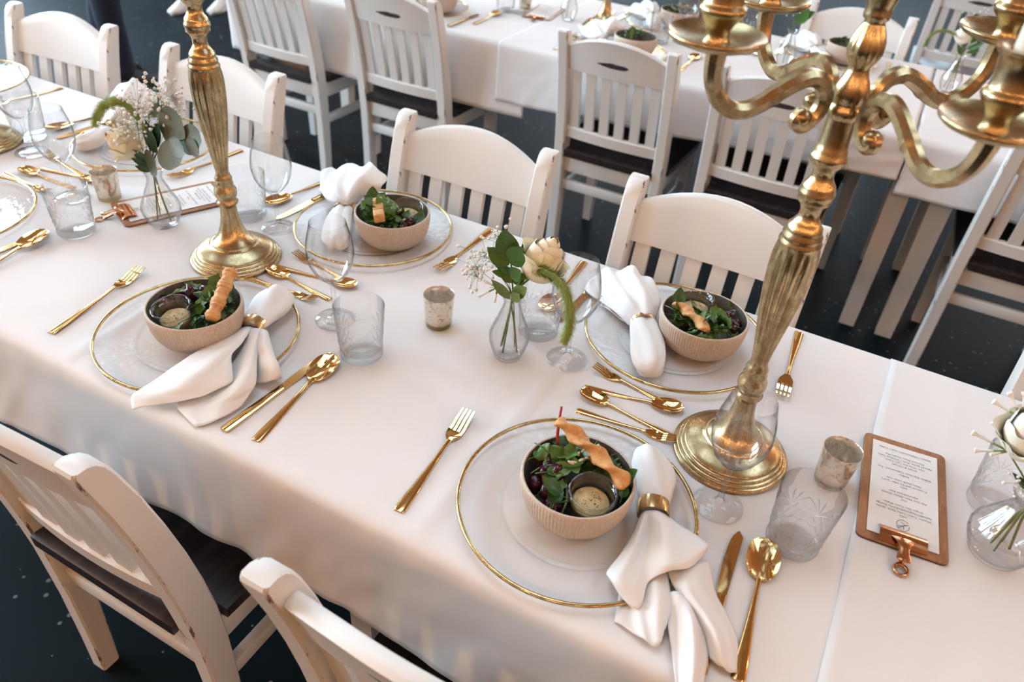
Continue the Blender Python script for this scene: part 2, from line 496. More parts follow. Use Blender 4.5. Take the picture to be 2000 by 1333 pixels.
def floor_mat():
    m, nt, b = new_mat('dark_floor')
    n = tex(nt, 'ShaderNodeTexNoise', 1.3, Detail=5.0)
    r = ramp(nt, n.outputs['Fac'], [(0.3, (0.004, 0.009, 0.012)), (0.7, (0.007, 0.015, 0.020))])
    v = tex(nt, 'ShaderNodeTexVoronoi', 26.0)
    n2 = tex(nt, 'ShaderNodeTexNoise', 8.0, Detail=2.0)
    ad = nt.nodes.new('ShaderNodeMath'); ad.operation = 'MULTIPLY_ADD'; ad.inputs[1].default_value = -0.35
    nt.links.new(n2.outputs['Fac'], ad.inputs[0]); nt.links.new(v.outputs['Distance'], ad.inputs[2])
    lt = nt.nodes.new('ShaderNodeMath'); lt.operation = 'LESS_THAN'; lt.inputs[1].default_value = -0.085
    nt.links.new(ad.outputs[0], lt.inputs[0])
    mx = nt.nodes.new('ShaderNodeMix'); mx.data_type = 'RGBA'
    nt.links.new(lt.outputs[0], mx.inputs['Factor']); nt.links.new(r.outputs['Color'], mx.inputs['A'])
    mx.inputs['B'].default_value = (0.16, 0.18, 0.19, 1)
    nt.links.new(mx.outputs['Result'], b.inputs['Base Color'])
    setp(b, Roughness=0.5)
    b.inputs['Specular IOR Level'].default_value = 0.06
    bump(nt, b, n2.outputs['Fac'], 0.15, 0.004)
    return m
M_FLOOR = floor_mat()
# ------------------------------------------------------------------ the hall
def struct(name, g, mat, parent=None, **k):
    o = g.build(name, mat, parent, **k)
    if parent is None: o['kind'] = 'structure'
    return o
R_ = ROOM
LX, LY = R_['x1'] - R_['x0'], R_['y1'] - R_['y0']
CX, CY = (R_['x1'] + R_['x0']) / 2, (R_['y1'] + R_['y0']) / 2
struct('floor', G().box((CX, CY, -0.05), (LX + .4, LY + .4, 0.1)), M_FLOOR, smooth=False)
gc = G()
xs = sorted([R_['x0'] - .2, R_['x1'] + .2] + [v for c in SKY_X for v in c]); ys = sorted([R_['y0'] - .2, R_['y1'] + .2] + [v for c in SKY_Y for v in c])
for i in range(len(xs) - 1):
    for j in range(len(ys) - 1):
        if i % 2 == 1 and j % 2 == 1 and ((i - 1) // 2, (j - 1) // 2) in SKY: continue
        gc.box(((xs[i] + xs[i + 1]) / 2, (ys[j] + ys[j + 1]) / 2, R_['h'] + .06), (xs[i + 1] - xs[i], ys[j + 1] - ys[j], .12))
struct('ceiling', gc, M_CEIL, smooth=False)
for n, (i, j) in enumerate(SKY):
    (a0, a1), (b0, b1) = SKY_X[i], SKY_Y[j]; g = G(); zc = R_['h'] - .02
    for x in (a0 + .02, (a0 + a1) / 2, a1 - .02): g.box((x, (b0 + b1) / 2, zc), (.05, b1 - b0, .05))
    for y in (b0 + .02, (b0 + b1) / 2, b1 - .02): g.box(((a0 + a1) / 2, y, zc), (a1 - a0, .05, .05))
    struct('window_%d' % (n + 7), g, M_FRAME, smooth=False)
struct('wall_right', G().box((R_['x1'] + 0.1, CY, R_['h'] / 2), (0.2, LY + .4, R_['h'])), M_BRICK, smooth=False)
struct('wall_front', G().box((CX, R_['y0'] - 0.1, R_['h'] / 2), (LX, 0.2, R_['h'])), M_BRICK, smooth=False)
def wall_with_windows(name, along, fixed, a0, a1, wins):
    """a wall slab left open at its windows: piers between them, sill below and lintel above"""
    g = G()
    def slab(u0, u1, z0, z1):
        c = ((u0 + u1) / 2, fixed, (z0 + z1) / 2); d = (u1 - u0, 0.2, z1 - z0)
        if along == 'y': c = (fixed, (u0 + u1) / 2, (z0 + z1) / 2); d = (0.2, u1 - u0, z1 - z0)
        g.box(c, d)
    edges = [a0]
    for c, w in wins: edges += [c - w / 2, c + w / 2]
    edges.append(a1)
    for i in range(0, len(edges), 2): slab(edges[i], edges[i + 1], 0, R_['h'])
    for c, w in wins:
        slab(c - w / 2, c + w / 2, 0, WZ0); slab(c - w / 2, c + w / 2, WZ1, R_['h'])
    struct(name, g, M_WALL, smooth=False)
wall_with_windows('wall_left', 'y', R_['x0'] - 0.1, R_['y0'] - .2, R_['y1'] + .2, WIN_L)
wall_with_windows('wall_back', 'x', R_['y1'] + 0.1, R_['x0'], R_['x1'], WIN_B_ADDED)
def window_frame(n, along, fixed, c, w):
    g = G()
    def bar(u, z, du, dz):
        if along == 'y': g.box((fixed, u, z), (0.06, du, dz))
        else: g.box((u, fixed, z), (du, 0.06, dz))
    zc, hz = (WZ0 + WZ1) / 2, WZ1 - WZ0
    for u in (c - w / 2 + .03, c, c + w / 2 - .03): bar(u, zc, .06, hz)
    for z in (WZ0 + .03, zc, WZ1 - .03): bar(c, z, w, .06)
    struct('window_%d' % n, g, M_FRAME, smooth=False)
for i, (c, w) in enumerate(WIN_L): window_frame(i + 1, 'y', R_['x0'] - 0.12, c, w)
for i, (c, w) in enumerate(WIN_B_ADDED): window_frame(i + 4, 'x', R_['y1'] + 0.12, c, w)  # frames of the added far-wall windows

# strings of small warm bulbs hung under the ceiling
def bulb_mat():
    m = bpy.data.materials.new('warm_bulb'); m.use_nodes = True
    nt = m.node_tree; nt.nodes.clear()
    e = nt.nodes.new('ShaderNodeEmission'); o = nt.nodes.new('ShaderNodeOutputMaterial')
    e.inputs['Color'].default_value = (1.0, 0.57, 0.26, 1); e.inputs['Strength'].default_value = BULB_W
    nt.links.new(e.outputs[0], o.inputs['Surface'])
    return m
M_BULB = bulb_mat()
bulb_me = G().blob((0, 0, -0.075), 0.045, 10, 6, (1, 1, 1.2)).mesh('bulb', M_BULB)
sock_me = G().lathe([(0.008, 0.0), (0.016, -0.004), (0.016, -0.03), (0.012, -0.034)], 10).mesh('socket', M_CABLE)
def light_string(p0, p1, label, n=12, sag=0.45):
    t = thing('string_lights', label, 'string lights', (0, 0, 0), 0, 'strings of warm bulbs under the ceiling')
    p0, p1 = Vector(p0), Vector(p1); pts = []
    for i in range(n * 4 + 1):
        u = i / (n * 4); p = p0.lerp(p1, u); p.z -= sag * math.sin(PI * u)
        pts.append(p)
    G().tube(pts, 0.006, 6).build('cable', M_CABLE, t)
    for i in range(n):
        p = pts[i * 4 + 2]
        inst('bulb', bulb_me, t, p); inst('socket', sock_me, t, p)
light_string((-6.5, -1.6, 2.9), (4.4, -1.6, 2.9), 'string of warm bulbs hung across the near end of the hall')
light_string((4.2, -2.5, 2.8), (4.2, 8.5, 2.8), 'string of warm bulbs along the right wall')
light_string((-6.5, 6.8, 2.9), (4.4, 6.8, 2.9), 'string of warm bulbs hung across the far end of the hall')

# ------------------------------------------------------------------ tables and tablecloths
def nz(x, s, seed=0.0):
    return noise.noise(Vector((x * s, seed * 7.3, seed)))
def table(name, label, x0, x1, y0, y1, inset=.055, lw=.036, group=None):
    t = thing(name, label, 'table', ((x0 + x1) / 2, (y0 + y1) / 2, 0), 0, group)
    lx, ly = (x1 - x0) / 2, (y1 - y0) / 2
    G().box((0, 0, T - 0.022), (2 * lx, 2 * ly, 0.03), 0.006).build('tabletop', M_PAINT, t)
    G().box((0, -ly + .05, T - 0.075), (2 * lx - .14, .022, 0.07)).build('apron', M_PAINT, t)
    G().box((0, ly - .05, T - 0.075), (2 * lx - .14, .022, 0.07)).build('apron', M_PAINT, t)
    leg = None
    for sx in (-1, 1):
        for sy in (-1, 1):
            g = G(); a = 0.034
            secs = []
            for z, w in ((0, lw * .78), (.3, lw * .86), (T - .04, lw)):
                secs.append([(-w, -w, z), (w, -w, z), (w, w, z), (-w, w, z)])
            g.loft(secs)
            o = g.build('leg', M_PAINT, t, smooth=False, loc=(sx * (lx - inset), sy * (ly - .15), 0))
    return t
TY0, TY1 = 0.522, 1.322
table('dining_table', 'long dining table under the white cloth in the foreground, left half', -3.0, -0.550, TY0 + .004, TY1 - .004, .031, .029)
table('dining_table', 'long dining table under the white cloth in the foreground, right half', -0.546, 1.55, TY0 + .004, TY1 - .004, .031, .029)
BY0, BY1 = 2.545, 3.40
table('dining_table', 'second-row dining table at the back, left of the two white legs', -2.71, 0.135, BY0 + .004, BY1 - .004, .045, .034)
table('dining_table', 'second-row dining table at the back, right of the two white legs', 0.165, 1.9, BY0 + .004, BY1 - .004)

def cloth(name, label, x0, x1, ya, yb, hem0, hem1, back=0.5, z=T, creases=(), lcrease=(), seed=1.0, step=0.012, hemband=(), endflap=(False, False), amp=0.012, slope=0.02):
    """tablecloth: back drop, top, front drop; hem0/hem1 = hem height of the front drop at x0/x1"""
    prof = []                       # (kind, value) down the cross-section
    r = 0.016
    rows = []
    nx = max(2, int((x1 - x0) / step))
    nd = 14
    ny = int((yb - ya) / step)
    for i in range(nx + 1):
        x = x0 + (x1 - x0) * i / nx
        u = i / nx
        hem = hem0 + (hem1 - hem0) * u + 0.010 * nz(x, 3.0, seed)
        line = []
        def top_z(y):
            h = 0.0016 * nz(x + 2 * y, 4.0, seed) + 0.0008 * nz(x * 2 - y, 9.0, seed + 2)
            for cx, hh, ww in creases:
                d = abs(x - cx - 0.02 * (y - ya)) / ww
                if d < 1: h += hh * (1 - d)
            for cy, hh, ww in lcrease:
                d = abs(y - cy - 0.004 * math.sin(3 * x)) / ww
                if d < 1: h += hh * (1 - d)
            for cx, hh, ww in hemband:
                if 0 <= x - cx < ww: h += hh
            return z + max(h, -0.0012)
        # back drop (hem to edge)
        for j in range(nd):
            v = 1 - j / nd
            hz = z - r - (z - r - back) * v
            off = (slope * v + amp * v * (nz(x, 6.0, seed + 5) + .6 * nz(x, 14.0, seed + 6)))
            line.append((x, yb + 0.004 + max(off, 0.001), hz))
        for a in (0, 30, 60):
            an = math.radians(a)
            line.append((x, yb + 0.004 - r + r * math.cos(an), z - r + r * math.sin(an)))
        xe = 0.0
        for j in range(ny + 1):
            y = yb - r + 0.004 - (yb - ya + 0.008 - 2 * r) * j / ny
            line.append((x + (.005 * nz(y, 4.0, seed) if i == 0 else 0), y, top_z(y)))
        for a in (60, 30, 0):
            an = math.radians(a)
            line.append((x, ya - 0.004 + r - r * math.cos(an), z - r + r * math.sin(an)))
        for j in range(1, nd + 1):
            v = j / nd
            hz = z - r - (z - r - hem) * v
            fold = nz(x, 4.0, seed) + .7 * nz(x, 9.0, seed + 1) + .35 * nz(x + .15 * v, 23.0, seed + 3)
            off = slope * v + amp * v * fold + 0.0025 * nz(x * .6 + v * .5, 11.0, seed + 4) * math.sin(PI * min(1, v * 1.2))
            line.append((x, ya - 0.004 - max(off, 0.0008), hz))
        rows.append(line)
    o = G().grid(rows).build(name, M_CLOTH, None, sharp=0)
    solid(o, 0.0012, 1.0)
    tag(o, label, 'tablecloth')
    return o
cloth('tablecloth', 'long white tablecloth on the foreground table, under all four filled salad bowls', -2.98, 0.20, TY0, TY1, 0.515, 0.56, .53,
      creases=((-0.372, 0.0032, 0.013), (-1.05, 0.0026, 0.013), (-1.72, 0.003, 0.013), (-2.4, 0.003, 0.013)),
      lcrease=((0.86, 0.0026, 0.012),), seed=1.3, amp=0.016)
cloth('tablecloth', 'white tablecloth overlapping at the right end, under the copper-clipped menu', 0.138, 1.56, TY0 - .002, TY1 + .002, 0.55, 0.55, .53, z=T + .0015,
      creases=((0.235, 0.0012, 0.010), (0.40, 0.0018, 0.014)), hemband=((0.138, 0.0004, 0.022),), seed=4.1)
cloth('tablecloth', 'white tablecloth at the left end of the second-row table, lowest hem', -2.72, -1.25, BY0, BY1, 0.47, 0.50, .5, creases=((-2.0, .002, .014),), seed=7.7, amp=.009, slope=.004)
cloth('tablecloth', 'white tablecloth over the middle of the second-row table, overlapping its neighbours', -1.372, 0.06, BY0 - .003, BY1 + .003, 0.545, 0.625, .5, z=T + .0022, creases=((-.7, .002, .014),), seed=9.2, amp=.009, slope=.004)
cloth('tablecloth', 'white tablecloth at the right end of the second-row table, behind the candelabra arms', 0.066, 1.92, BY0, BY1, 0.585, 0.585, .5, creases=((.75, .002, .014),), seed=11.2, amp=.009, slope=.004)

# ------------------------------------------------------------------ chairs
POST = [(0.0, 0.000, .038), (.10, .003, .042), (.25, .005, .048), (.40, .002, .054), (.48, -.004, .056), (.56, -.014, .055), (.64, -.027, .053), (.72, -.043, .050), (.80, -.062, .047), (.855, -.078, .044), (.878, -.086, .041), (.890, -.092, .034), (.895, -.096, .020)]
def post_y(z):
    for (z0, y0, d0), (z1, y1, d1) in zip(POST, POST[1:]):
        if z <= z1: return y0 + (y1 - y0) * (z - z0) / (z1 - z0)
    return POST[-1][1]
def bow(x): return -0.014 * (1 - (x / 0.19) ** 2)
def chair_meshes():
    me = {}
    w = 0.019
    secs = []
    for z, y, d in POST:
        h = d / 2; c = min(.004, h * .5)
        secs.append([(-w + c, y - h, z), (w - c, y - h, z), (w, y - h + c, z), (w, y + h - c, z), (w - c, y + h, z), (-w + c, y + h, z), (-w, y + h - c, z), (-w, y - h + c, z)])
    pm = G().loft(secs).mesh('back_post', M_PAINT)
    pm.materials.append(M_WORN)
    for i, f in enumerate(pm.polygons):          # the eight-sided post: every second strip is a rubbed corner
        if i < (len(POST) - 1) * 8 and i % 2 == 1: f.material_index = 1
    me['post'] = pm
    # curved crest rail
    def rail(zb, zt, th, name, mat, n=14, hw=0.173, nzr=5):
        g = G(); secs = []
        for i in range(n + 1):
            x = -hw + 2 * hw * i / n
            b, t = zb(x), zt(x); q = []
            pr = []
            c = th * .3
            for j in range(nzr + 1):
                z = b + (t - b) * j / nzr
                pr.append((x, post_y(z) + bow(x), z))
            fr = [(p[0], p[1] + th / 2, p[2]) for p in pr]; bk = [(p[0], p[1] - th / 2, p[2]) for p in pr]
            fr[0] = (fr[0][0], fr[0][1], fr[0][2] + 0.0); 
            top = [(x, pr[-1][1] + th * .28, t + .0045), (x, pr[-1][1] - th * .28, t + .0045)]
            secs.append(fr + top + bk[::-1])
        return g.loft(secs).mesh(name, mat, sharp=50)
    me['crest'] = rail(lambda x: .768 - .004 * (1 - (x / .173) ** 2), lambda x: .846 + .043 * (1 - (x / .173) ** 2), .024, 'crest_rail', M_CREST)
    me['lower'] = rail(lambda x: .512, lambda x: .548, .024, 'lower_rail', M_PAINT, nzr=2)
    for k in range(6):
        x = -.1435 + .0574 * k
        g = G(); secs = []
        for j in range(6):
            z = .545 + .227 * j / 5
            y = post_y(z) + bow(x); a = .0165; b = .007
            secs.append([(x - a, y - b, z), (x + a, y - b, z), (x + a, y + b, z), (x - a, y + b, z)])
        me['slat%d' % k] = g.loft(secs).mesh('slat', M_PAINT, sharp=30)
    # saddle seat
    rows_t = []; rows_b = []
    ys = [-.036, -.03, .0, .028, .031, .06, .10, .15, .20, .25, .30, .35, .385, .405, .412]
    N = 16
    top = []; bot = []
    for y in ys:
        hw = .168 if y < .03 else .216 + .012 * (y / .41)
        if y > .38: hw -= (y - .38) * .25
        r1 = []; r0 = []
        for i in range(N + 1):
            s = -1 + 2 * i / N; x = s * hw
            dip = 0.0
            if y > .05:
                for cx in (-.085, .085):
                    dip += .010 * math.exp(-((x - cx) / .075) ** 2 - ((y - .20) / .12) ** 2)
            e = .004 if (abs(s) == 1 or y in (ys[0], ys[-1])) else 0
            r1.append((x, y, .468 - dip - e)); r0.append((x * .99, y, .440))
        top.append(r1); bot.append(r0)
    g = G(); g.grid(top); g.grid([r[::-1] for r in bot])
    n = len(ys); m = N + 1; off = n * m
    idx = [(i, 0) for i in range(n)] + [(n - 1, k) for k in range(1, m)] + [(i, m - 1) for i in range(n - 2, -1, -1)] + [(0, k) for k in range(m - 2, 0, -1)]
    for (a, b), (c, d) in zip(idx, idx[1:] + idx[:1]):
        g.F.append((a * m + b, c * m + d, off + c * m + (m - 1 - d), off + a * m + (m - 1 - b)))
    me['seat'] = g.mesh('seat', M_SEAT, sharp=50)
    secs = [[(-q, -q, z), (q, -q, z), (q, q, z), (-q, q, z)] for z, q in ((0, .016), (.2, .020), (.44, .022))]
    me['fleg'] = G().loft(secs).mesh('front_leg', M_PAINT, sharp=30)
    me['rear_apron'] = G().box((0, .0, .405), (.345, .022, .062), .003).mesh('apron', M_PAINT)
    me['front_apron'] = G().box((0, .372, .405), (.345, .022, .062), .003).mesh('apron', M_PAINT)
    me['side_apron'] = G().box((0, .188, .405), (.022, .335, .062), .003).mesh('apron', M_PAINT)
    me['rear_str'] = G().box((0, .004, .318), (.345, .024, .036), .004).mesh('stretcher', M_PAINT)
    me['side_str'] = G().box((0, .188, .275), (.022, .335, .034), .004).mesh('stretcher', M_PAINT)
    return me
CM = chair_meshes()
def chair(x, y, facing, label, group, rz=0.0):
    """facing +1: sitter looks towards +y"""
    t = thing('dining_chair', label, 'chair', (x, y, 0), (0 if facing > 0 else PI) + rz, group)
    inst('crest_rail', CM['crest'], t); inst('lower_rail', CM['lower'], t)
    for k in range(6): inst('slat', CM['slat%d' % k], t)
    inst('seat', CM['seat'], t)
    for s in (-1, 1):
        inst('back_post', CM['post'], t, (s * .1905, 0, 0))
        inst('front_leg', CM['fleg'], t, (s * .1905, .372, 0))
        inst('apron', CM['side_apron'], t, (s * .1905, 0, 0))
        inst('stretcher', CM['side_str'], t, (s * .1905, 0, 0))
    inst('apron', CM['rear_apron'], t); inst('apron', CM['front_apron'], t); inst('stretcher', CM['rear_str'], t)
    return t
g1 = 'white slat-back chairs along the far side of the main table'
chair(-2.26, 1.385, -1, 'white slat-back chair at the top left corner of the picture, facing the main table', g1, math.radians(4))
chair(-1.633, 1.39, -1, 'white slat-back chair behind the left candelabra shaft', g1)
chair(-0.845, 1.39, -1, 'white slat-back chair facing the far middle plate with toast cubes', g1)
chair(-0.25, 1.39, -1, 'white slat-back chair behind the right candelabra shaft', g1)
chair(0.56, 1.39, -1, 'white chair post just showing at the right edge behind the flowers', g1)
g2 = 'white chairs on the near side of the main table'
chair(-0.895, 0.418, 1, 'worn white chair at lower left with its dark seat showing', g2)
chair(-0.227, 0.418, 1, 'white chair top rail cut off by the bottom edge of the picture', g2)
g3 = 'white chairs pushed in at the second table, backs to the camera'
chair(-2.385, 2.492, 1, 'leftmost chair pushed in at the second table', g3)
chair(-1.755, 2.492, 1, 'second chair from the left pushed in at the second table', g3)
chair(-0.863, 2.492, 1, 'second-table chair with a dark rubbed mark, left of the candelabra arms', g3)
chair(-0.325, 2.492, 1, 'chair at the second table seen below the candelabra arms', g3)
chair(0.51, 2.492, 1, 'chair at the second table cut by the right edge of the picture', g3)
chair(-0.265, 3.425, -1, 'white chair on the far side of the second table, beside the candelabra top', 'chairs on the far side of the second table')
chair(0.17, 4.62, 1, 'farthest white chair, seen above the vase at top right', 'chairs of the third table')
# ------------------------------------------------------------------ candelabra
STEM_LO = [(.0405, .040), (.034, .046), (.027, .056), (.0215, .070), (.0175, .086), (.0158, .100), (.0150, .112), (.0150, .118), (.0195, .121), (.0202, .124), (.0165, .127),
           (.0165, .131), (.0192, .135), (.0205, .142), (.0200, .149), (.0160, .155), (.0158, .158), (.0168, .161), (.0152, .165), (.0152, .168), (.0160, .171), (.0135, .176), (.0120, .181), (.0118, .186),
           (.0140, .205), (.0175, .230), (.0215, .258), (.0250, .285), (.0275, .310), (.0287, .335), (.0287, .352), (.0275, .364), (.0258, .371),
           (.0258, .374), (.0262, .377), (.0240, .380), (.0240, .383), (.0243, .386), (.0215, .390), (.0215, .393), (.0210, .397), (.0165, .403), (.0130, .409), (.0120, .415), (.0126, .421),
           (.0150, .427), (.0195, .431), (.0200, .434), (.0190, .436), (.0212, .440), (.0212, .444), (.0195, .447), (.0195, .449), (.0180, .453), (.0140, .459), (.0124, .465), (.0126, .470), (.0150, .475),
           (.0195, .480), (.0212, .485), (.0212, .489), (.0190, .492), (.0190, .496), (.0178, .499), (.0168, .505), (.0160, .520), (.0158, .533)]
BASE = [(.0, .0005), (.080, .0005), (.0855, .002), (.0865, .005), (.0850, .008), (.0815, .0095), (.0820, .011), (.0805, .0135), (.0770, .0145), (.0772, .016), (.0755, .0185), (.0720, .0195), (.0722, .021), (.0700, .023),
        (.0640, .0265), (.0560, .030), (.0480, .0345), (.0445, .037), (.0440, .0385), (.0420, .0395), (.0405, .040)]
UP = [(.0158, .533), (.0178, .536), (.0188, .539), (.0188, .546), (.0165, .548), (.0165, .551), (.0180, .554), (.0186, .562), (.0176, .569), (.0140, .577), (.0112, .585), (.0110, .590), (.0135, .594), (.0175, .600),
      (.0188, .607), (.0180, .615), (.0150, .624), (.0112, .632), (.0100, .635), (.0132, .638), (.0136, .642), (.0128, .646), (.0135, .650), (.0165, .66), (.0178, .668), (.0165, .676), (.0135, .682), (.0150, .70), (.0172, .72), (.021, .735), (.024, .738), (.024, .742), (.019, .742), (.0125, .738), (.0125, .715), (0, .714)]
def flute(r, z, a):
    if .20 <= z <= .366:
        k = min(1, (z - .20) / .03, (.372 - z) / .012)
        return r * (1 - 0.11 * k * (0.5 + 0.5 * math.cos(12 * a)) ** 3)
    return r
def flute_up(r, z, a):
    if .598 <= z <= .628: return r * (1 - .07 * (0.5 + .5 * math.cos(12 * a)))
    return r
def refine(P, k=2):
    out = []
    for (a, b), (c, d) in zip(P, P[1:]):
        for j in range(k): out.append((a + (c - a) * j / k, b + (d - b) * j / k))
    out.append(P[-1]); return out
ARM = [(.0535, .5365), (.0575, .530), (.0530, .5245), (.0455, .5255), (.0370, .533), (.0325, .545), (.0330, .556), (.0385, .5665), (.0480, .5735), (.0600, .5755), (.0720, .572), (.0840, .5655), (.0960, .5575), (.1080, .549), (.1200, .5425), (.1330, .5395), (.1470, .5415), (.1600, .549), (.1700, .560), (.1765, .574), (.1795, .590), (.1800, .604)]
def cand_meshes():
    me = {}
    me['base'] = G().lathe(BASE, 72).mesh('base', M_BRASS, sharp=60)
    me['stem'] = G().lathe(STEM_LO, 72, rfun=flute).mesh('stem', M_BRASS, sharp=70)
    me['hub'] = G().lathe(UP, 60, rfun=flute_up).mesh('upper_stem', M_BRASS, sharp=70)
    pts = spline([(r, 0, z) for r, z in ARM], 4)
    n = len(pts); rad = []
    for i in range(n):
        u = i / (n - 1)
        rr = .0075 + .0015 * math.sin(PI * u)
        if u < .16: rr = .0085
        if .56 < u < .60: rr = .0098
        if u > .85: rr = .0078 + (u - .85) * .014
        rad.append(rr)
    oc = [(1, .42), (.42, 1), (-.42, 1), (-1, .42), (-1, -.42), (-.42, -1), (.42, -1), (1, -.42)]
    g = G().tube(pts, rad, 8, upv=(0, 1, 0), sec=oc)
    g.blob((.0535, 0, .533), .0105, 12, 8, (1, 1.15, 1))
    me['arm'] = g.mesh('arm', M_BRASS, sharp=34)
    me['pan'] = G().lathe([(.0, .602), (.016, .602), (.030, .604), (.043, .609), (.0475, .613), (.0480, .6155), (.0465, .617), (.042, .614), (.030, .6095), (.016, .608), (0, .608)], 48).mesh('drip_pan', M_BRASS, sharp=60)
    me['cup'] = G().lathe([(0.0, 0.607), (0.0145, 0.607), (0.013, 0.61), (0.011, 0.6146), (0.0114, 0.6199), (0.0148, 0.626), (0.0201, 0.6321), (0.0225, 0.6366), (0.0217, 0.6412), (0.0191, 0.6431), (0.0189, 0.645), (0.018, 0.6488), (0.0186, 0.6587), (0.0201, 0.6686), (0.0238, 0.6731), (0.0254, 0.6743), (0.0254, 0.6769), (0.0228, 0.6769), (0.0159, 0.6754), (0.0136, 0.6731), (0.0136, 0.6594), (0.0, 0.6587)], 40).mesh('candle_cup', M_BRASS, sharp=60)
    return me
CD = cand_meshes()
def candelabra(x, y, label, tilt=(0, 0), dz=(0, 0, 0, 0), az=46.0, arms=True):
    t = thing('candelabra', label, 'candelabra', (x, y, T + .0018), 0, 'tall brass candelabras')
    t.rotation_euler = (-tilt[1], tilt[0], 0)
    inst('base', CD['base'], t); inst('stem', CD['stem'], t); inst('upper_stem', CD['hub'], t)
    for k in range(4):
        a = math.radians(az + 90 * k)
        p = -math.atan2(dz[k], 0.18)
        a_o = inst('arm', CD['arm'], t, (0, 0, 0), (0, 0, a))
        # pitch the arm a little about the hub, as the real arms are bent
        Mx = Matrix.Rotation(a, 4, 'Z') @ Matrix.Translation((0, 0, .55)) @ Matrix.Rotation(p, 4, 'Y') @ Matrix.Translation((0, 0, -.55))
        a_o.matrix_local = Mx
        off = Matrix.Rotation(a, 4, 'Z') @ Matrix.Translation((.18, 0, dz[k]))
        d = inst('drip_pan', CD['pan'], a_o); d.matrix_local = Mx.inverted() @ off
        c = inst('candle_cup', CD['cup'], a_o); c.matrix_local = Mx.inverted() @ off
    return t
candelabra(-0.054, 0.915, 'brass candelabra with curved arms in view, right of centre', (0.001, -0.026), (.005, -.005, .013, -.012))
candelabra(-1.052, 0.913, 'brass candelabra on the left whose arms are above the picture', az=10)
candelabra(-1.905, 0.956, 'brass candelabra whose round foot just shows at the left edge', az=10)
candelabra(-1.145, 2.99, 'blurred brass candelabra on the second table, only its trumpet foot visible', az=30)
# the one candle in view, standing in the front right cup
a = math.radians(46 + 270)
g = G().lathe([(0, 0), (.0105, 0), (.0122, .02), (.0112, .12), (.0100, .215), (.0080, .222), (.003, .224), (0, .2235)], 24)
ca = thing('taper_candle', 'ivory taper candle in the front right candle cup', 'candle', (-.054 + .18 * math.cos(a) + .001 * .6, .915 + .18 * math.sin(a) - .026 * .66, T + .6605 - .012 + .026 * .18 * math.sin(a)), 0)
ca.rotation_euler = (.026, .001, 0)
g.build('wax', M_CANDLE, ca); G().tube([(0, 0, .222), (.0005, 0, .234)], .0008, 5).build('wick', M_WICK, ca)

# ------------------------------------------------------------------ crockery
def plate_meshes():
    me = {}
    pr = [(0, .0035), (.060, .0035), (.094, .0038), (.0985, .0046), (.1005, .0070), (.103, .0076), (.120, .0092), (.145, .0122), (.160, .0142), (.1640, .0150),
          (.1640, .0118), (.150, .0092), (.120, .0058), (.106, .0040), (.1045, .0008), (.101, .0008), (.096, .0012), (0, .0012)]
    me['glass'] = G().lathe(pr, 96).mesh('glass_disc', M_PLATE, sharp=70)
    V = []
    g = G(); n = 96
    g.tube([(.1643 * math.cos(2 * PI * k / n), .1643 * math.sin(2 * PI * k / n), .0140) for k in range(n + 1)], .0029, 8, cap=False)
    me['rim'] = g.mesh('gold_rim', M_RIM, sharp=80)
    return me
PM = plate_meshes()
def plate(x, y, label):
    t = thing('charger_plate', label, 'plate', (x, y, T + .0008), random.random() * 6, 'clear glass charger plates with gold rims')
    inst('glass_disc', PM['glass'], t); inst('gold_rim', PM['rim'], t)
    return t
def bowl_meshes():
    prof = [(0, .0), (.044, .0), (.047, .001), (.055, .005), (.064, .013), (.0705, .024), (.0745, .038), (.0765, .054), (.0768, .0655), (.0762, .0678), (.0748, .0686), (.0730, .0676)]
    def rib(r, z, a):
        if .010 < z < .062: return r + .0008 * math.cos(96 * a)
        return r
    o = G().lathe(refine(prof, 2), 384, rfun=rib).mesh('outer_wall', M_BOWL, sharp=80)
    inn = [(.0730, .0676), (.0722, .064), (.0715, .052), (.069, .038), (.064, .024), (.056, .013), (.044, .0072), (.02, .006), (0, .006)]
    i = G().lathe(inn, 64).mesh('glazed_inside', M_GLAZE, sharp=80)
    return o, i
BM = bowl_meshes()
BOWL_Z = T + .0048
def bowl(x, y, label):
    t = thing('salad_bowl', label, 'bowl', (x, y, BOWL_Z), 0, 'ribbed beige salad bowls')
    inst('outer_wall', BM[0], t); inst('glazed_inside', BM[1], t)
    return t
def jar_meshes():
    pr = [(0, .0), (.024, .0), (.0275, .003), (.0285, .012), (.0280, .026), (.0275, .032), (.0300, .0345), (.0325, .0375), (.0332, .041), (.0325, .0445), (.0305, .046), (.0285, .0445), (.0272, .041), (.0262, .034), (.0262, .012), (.024, .004), (0, .003)]
    j = G().lathe(pr, 48).mesh('glass_jar', M_JAR, sharp=80)
    g = G()
    prof = [(0, .0042), (.0245, .0045), (.0255, .012), (.0255, .020), (.0225, .0225), (.0195, .0205), (.0165, .0235), (.012, .022), (.006, .0245), (0, .024)]
    g.lathe(prof, 40, rfun=lambda r, z, a: r * (1 + .04 * math.sin(3 * a) + .03 * math.sin(7 * a + z * 300)) if z > .0205 else r)
    d = g.mesh('dip', M_DIP, sharp=80)
    random.seed(5)
    g = G()
    for k in range(26):
        r, a = .014 * math.sqrt(random.random()), random.random() * 6.28
        g.blob((r * math.cos(a), r * math.sin(a), .0245), .0007, 5, 3)
    return j, d, g.mesh('pepper', M_PEPPER)
JM = jar_meshes()
def jar(x, y, z, tilt, label):
    t = thing('dip_jar', label, 'jar', (x, y, z), 0, 'small glass jars of creamy dip')
    t.rotation_euler = tilt
    d = inst('dip', JM[1], t); inst('glass_jar', JM[0], t)
    p = inst('pepper', JM[2], d); p['kind'] = 'stuff'
    return t

